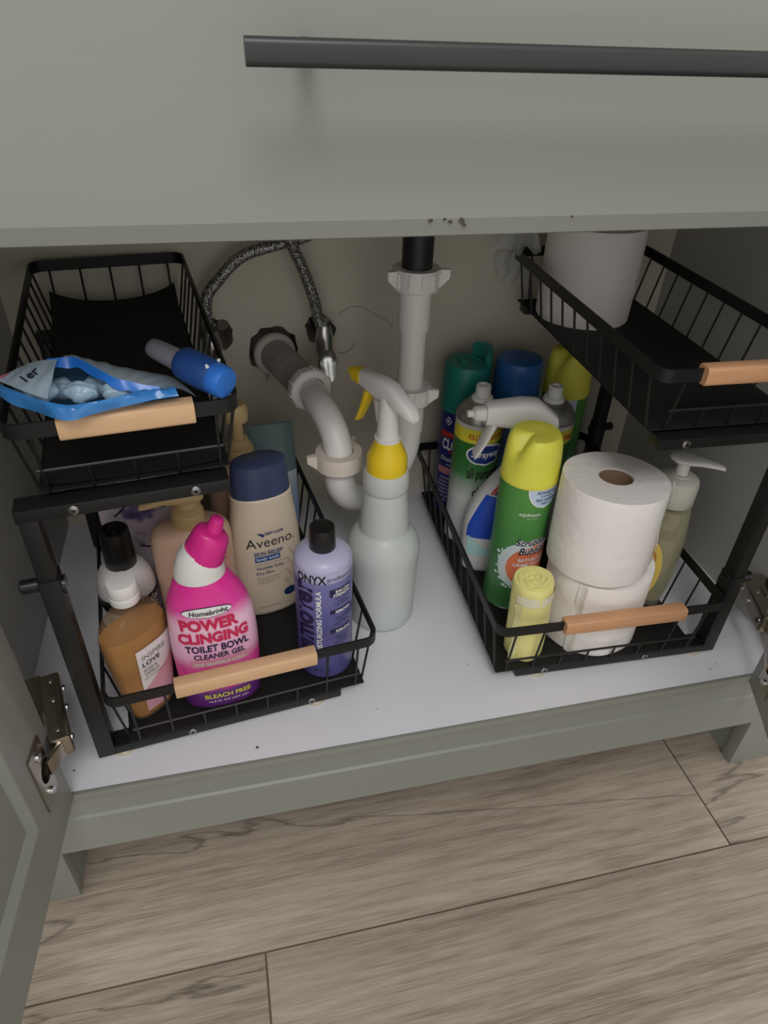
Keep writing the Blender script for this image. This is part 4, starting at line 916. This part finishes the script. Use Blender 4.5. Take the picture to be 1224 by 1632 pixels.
# ---- upper left: pod bag and blue ended stick
zr = ZF+.004+.378
FR = [(.0576, .073, .5806), (.0721, .0549, .5786), (.0887, .0455, .5766), (.1019, .0300, .5790), (.1148, .0240, .5786), (.1274, .0300, .5790), (.1406, .0360, .5790), (.156, .0383, .5806), (.1708, .0437, .5806), (.186, .0463, .5806)]
CR = [(.059, .0717, .5846), (.0746, .0532, .5866), (.0897, .0373, .5876), (.1031, .0277, .5876), (.1153, .024, .5866), (.1311, .0269, .5866), (.145, .0312, .5866), (.1568, .04, .5856), (.167, .0463, .5846), (.1819, .05, .5826)]
CR = [(x, y+.006, z+.001) for x, y, z in CR]
BK = [(.0583, .0779, .5866), (.0747, .0836, .5926), (.0889, .0823, .5976), (.1021, .0813, .5986), (.1127, .0819, .5986), (.1219, .075, .5976), (.1335, .0625, .5956), (.1444, .0537, .5926), (.1547, .0522, .5896), (.1651, .0510, .5866), (.1863, .0490, .5836)]
FO = [(.1019, .1007, .5906), (.1209, .1045, .5846), (.1398, .1068, .5786), (.1605, .1042, .5746), (.1777, .102, .5706), (.1887, .0874, .5686), (.1973, .0641, .5700)]
t = thing('pod_bag', (.12, .06, zr-.055), 0, 'open blue plastic bag of wrapped pods spilling over the wooden grip', 'bag'); bpy.context.view_layer.update()
fr = catmull(FR, 6); crs = catmull(CR, 6); bkc = catmull(BK, 6); fo = catmull(FO, 6)
def resample(c, n):
    out = []
    for i in range(n):
        f_ = i/(n-1)*(len(c)-1); k = min(int(f_), len(c)-2); out.append(c[k].lerp(c[k+1], f_-k))
    return out
NB = 49
fr, crs, bkc, fo = (resample(c, NB) for c in (fr, crs, bkc, fo))
def seam(i, m_): u = i/(m_-1); return Vector((.074+.106*u, .092-.012*u, zr-.018+.003*math.sin(u*9)))
def wob(i, k): return Vector((0, .0009*math.sin(i*.9+k*1.3), .0009*math.sin(i*1.7+k)))
def rowsb(c0, c1, n, bulge=(0, 0, 0)):
    B_ = Vector(bulge); return [[tuple(p.lerp(q, k/n)+B_*math.sin(PI*k/n)+wob(i, k)*math.sin(PI*k/n)) for i, (p, q) in enumerate(zip(c0, c1))] for k in range(n+1)]
sm = [seam(i, NB) for i in range(NB)]
M['bagfilm'] = film_mat('blue_bag_film', (110, 170, 222), .30, .2, .3); M['bagfront'] = film_mat('blue_bag_front', (64, 140, 214), .80, .2, .4); M['bagblue'] = film_mat('blue_bag_print', (38, 120, 216), .9, .25, .5); M['bagpale'] = film_mat('pale_bag_print', (176, 194, 208), .80, .25, .4)
part(MB().grid(rowsb(fr, crs, 4, (0, -.001, .002))), 'front_apron', 'bagfront', root=t)
part(MB().grid(rowsb(crs, sm, 10, (0, .004, -.002))), 'front_sheet', 'bagfilm', root=t)
part(MB().grid(rowsb(bkc, sm, 10, (0, .012, 0))), 'back_sheet', 'bagfilm', root=t)
part(MB().grid(rowsb([p+Vector((0, 0, .0006)) for p in bkc[17:47]], resample(fo, 30), 8, (0, 0, .003))), 'back_fold', 'bagpale', root=t)
def hem(curve, i0, i1, d0, d1, name, m):
    rows = [[tuple(p+Vector(d0).lerp(Vector(d1), q)+Vector((0, 0, .0010*math.sin(i*.8)*q)) ) for i, p in enumerate(curve[i0:i1])] for q in (0, .33, .66, 1)]
    return part(MB().grid(rows), name, m, root=t)
hem(bkc, 12, 46, (0, .0004, .0016), (0, -.0045, -.0045), 'seal_band', 'bagblue')
lft = [p.lerp(q, .5) for p, q in zip(bkc, crs)]
part(MB().grid(rowsb([p+Vector((0, -.002, .0016)) for p in bkc[0:16]], [p+Vector((0, .0015, .0016)) for p in crs[0:16]], 8, (0, 0, .001))), 'printed_flap', 'bagpale', root=t)
me = glyphs('1er', .02)
def flap_at(u, v): # u along the flap, v from back hem to crest
    k = u*15; i_ = min(int(k), 14); p = bkc[i_].lerp(bkc[i_+1], k-i_); q = crs[i_].lerp(crs[i_+1], k-i_)
    return (p+Vector((0, -.002, .0016))).lerp(q+Vector((0, .0015, .0016)), v)+Vector((0, 0, .001*math.sin(PI*v)+.0009))
for v in me.vertices:
    x, y = v.co.x, v.co.y; v.co = flap_at(.60+.20*x-.16*y, .50-.36*x-.16*y)
W2(fin(me, 'ink', t), t)
part(MB().grid([[tuple(flap_at(.10+.16*a*(1-b*.6), .25+.45*b)) for a in (0, .5, 1)] for b in (0, .5, 1)]), 'printed_mark', mat('mark_rose', (196, 110, 140), .5), root=t)
M['pod'] = film_mat('pod_film', (178, 206, 226), .8, .12, .3)
for i, (x, y, z_, a) in enumerate(((.1000, .0800, .006, .15), (.0915, .0620, .0135, -.1), (.1178, .0600, .0120, -.1), (.1245, .0785, .006, .1), (.1425, .0585, .0115, -.1))):
    p = thing('cleaning_pod', (x, y, zr+z_), a, 'pale blue wrapped cleaning pod inside the open blue bag', 'pod', 'pods in the blue bag')
    rnd = random.Random(i); bm = bmesh.new(); bmesh.ops.create_icosphere(bm, subdivisions=4, radius=1)
    for v in bm.verts:
        d = v.co.normalized(); k = 1+.07*math.sin(6*d.x+i)+.06*math.sin(9*d.y+2*i+3*d.z)+.03*math.sin(17*d.x*d.y+5*d.z)
        v.co = Vector((d.x*.0113*k, d.y*.0088*k, d.z*.0076*k))
    me = bpy.data.meshes.new('pod'); bm.to_mesh(me); bm.free(); me.materials.append(M['pod']); me.polygons.foreach_set('use_smooth', [True]*len(me.polygons)); link(bpy.data.objects.new('pod_wrap', me), p)
    Q = MB(); superloft(Q, [((0, 0, z2), (1, 0, 0), (0, 1, 0), a2, a2*.75, 3) for z2, a2 in ((-.0048, .004), (-.0036, .0064), (.0030, .0064), (.0044, .004))], 18); Q.build('pod_core', mat('pod_core_blue', (150, 190, 220), .5), p, smooth=True)
# blue ended stick
A = Vector((.1660, .1120, zr+.0215)); B = Vector((.2185, .0620, zr+.0110))
t = thing('bottle_brush', A, 0, 'grey rounded stick with thick blue capped end lying in the upper basket', 'brush holder'); bpy.context.view_layer.update()
d = (B-A).normalized(); L = (B-A).length
def along(f_): return A+d*(L*f_)
part(MB().tube([along(f_) for f_ in (-.02, -.01, .01, .06, .2, .42, .46)], [.003, .0056, .0072, .0080, .0084, .0088, .0088], 26), 'handle', mat('grey_rubber', (142, 138, 148), .55), root=t)
part(MB().tube([along(f_) for f_ in (.42, .43, .46, .56, .75, .88, .90)], [.0086, .0112, .0126, .0134, .0134, .0128, .0120], 30), 'blue_sleeve', mat('deep_blue_rubber', (34, 74, 140), .5), root=t)
part(MB().tube([along(f_) for f_ in (.87, .89, 1.0, 1.04, 1.05)], [.0120, .0127, .0124, .0112, .008], 30), 'blue_cap', mat('bright_blue_plastic', (48, 116, 210), .4), root=t)
sdv = d.cross(Vector((0, 0, 1))).normalized(); upv = sdv.cross(d)
for k in (-.5, .5):
    c_ = along(.86)+(sdv*math.sin(k)+upv*math.cos(k))*.0126
    part(MB().tube([c_, c_+(sdv*math.sin(k)+upv*math.cos(k))*.0022], [.0016, .0010], 10), 'stud', 'ink_white', root=t)
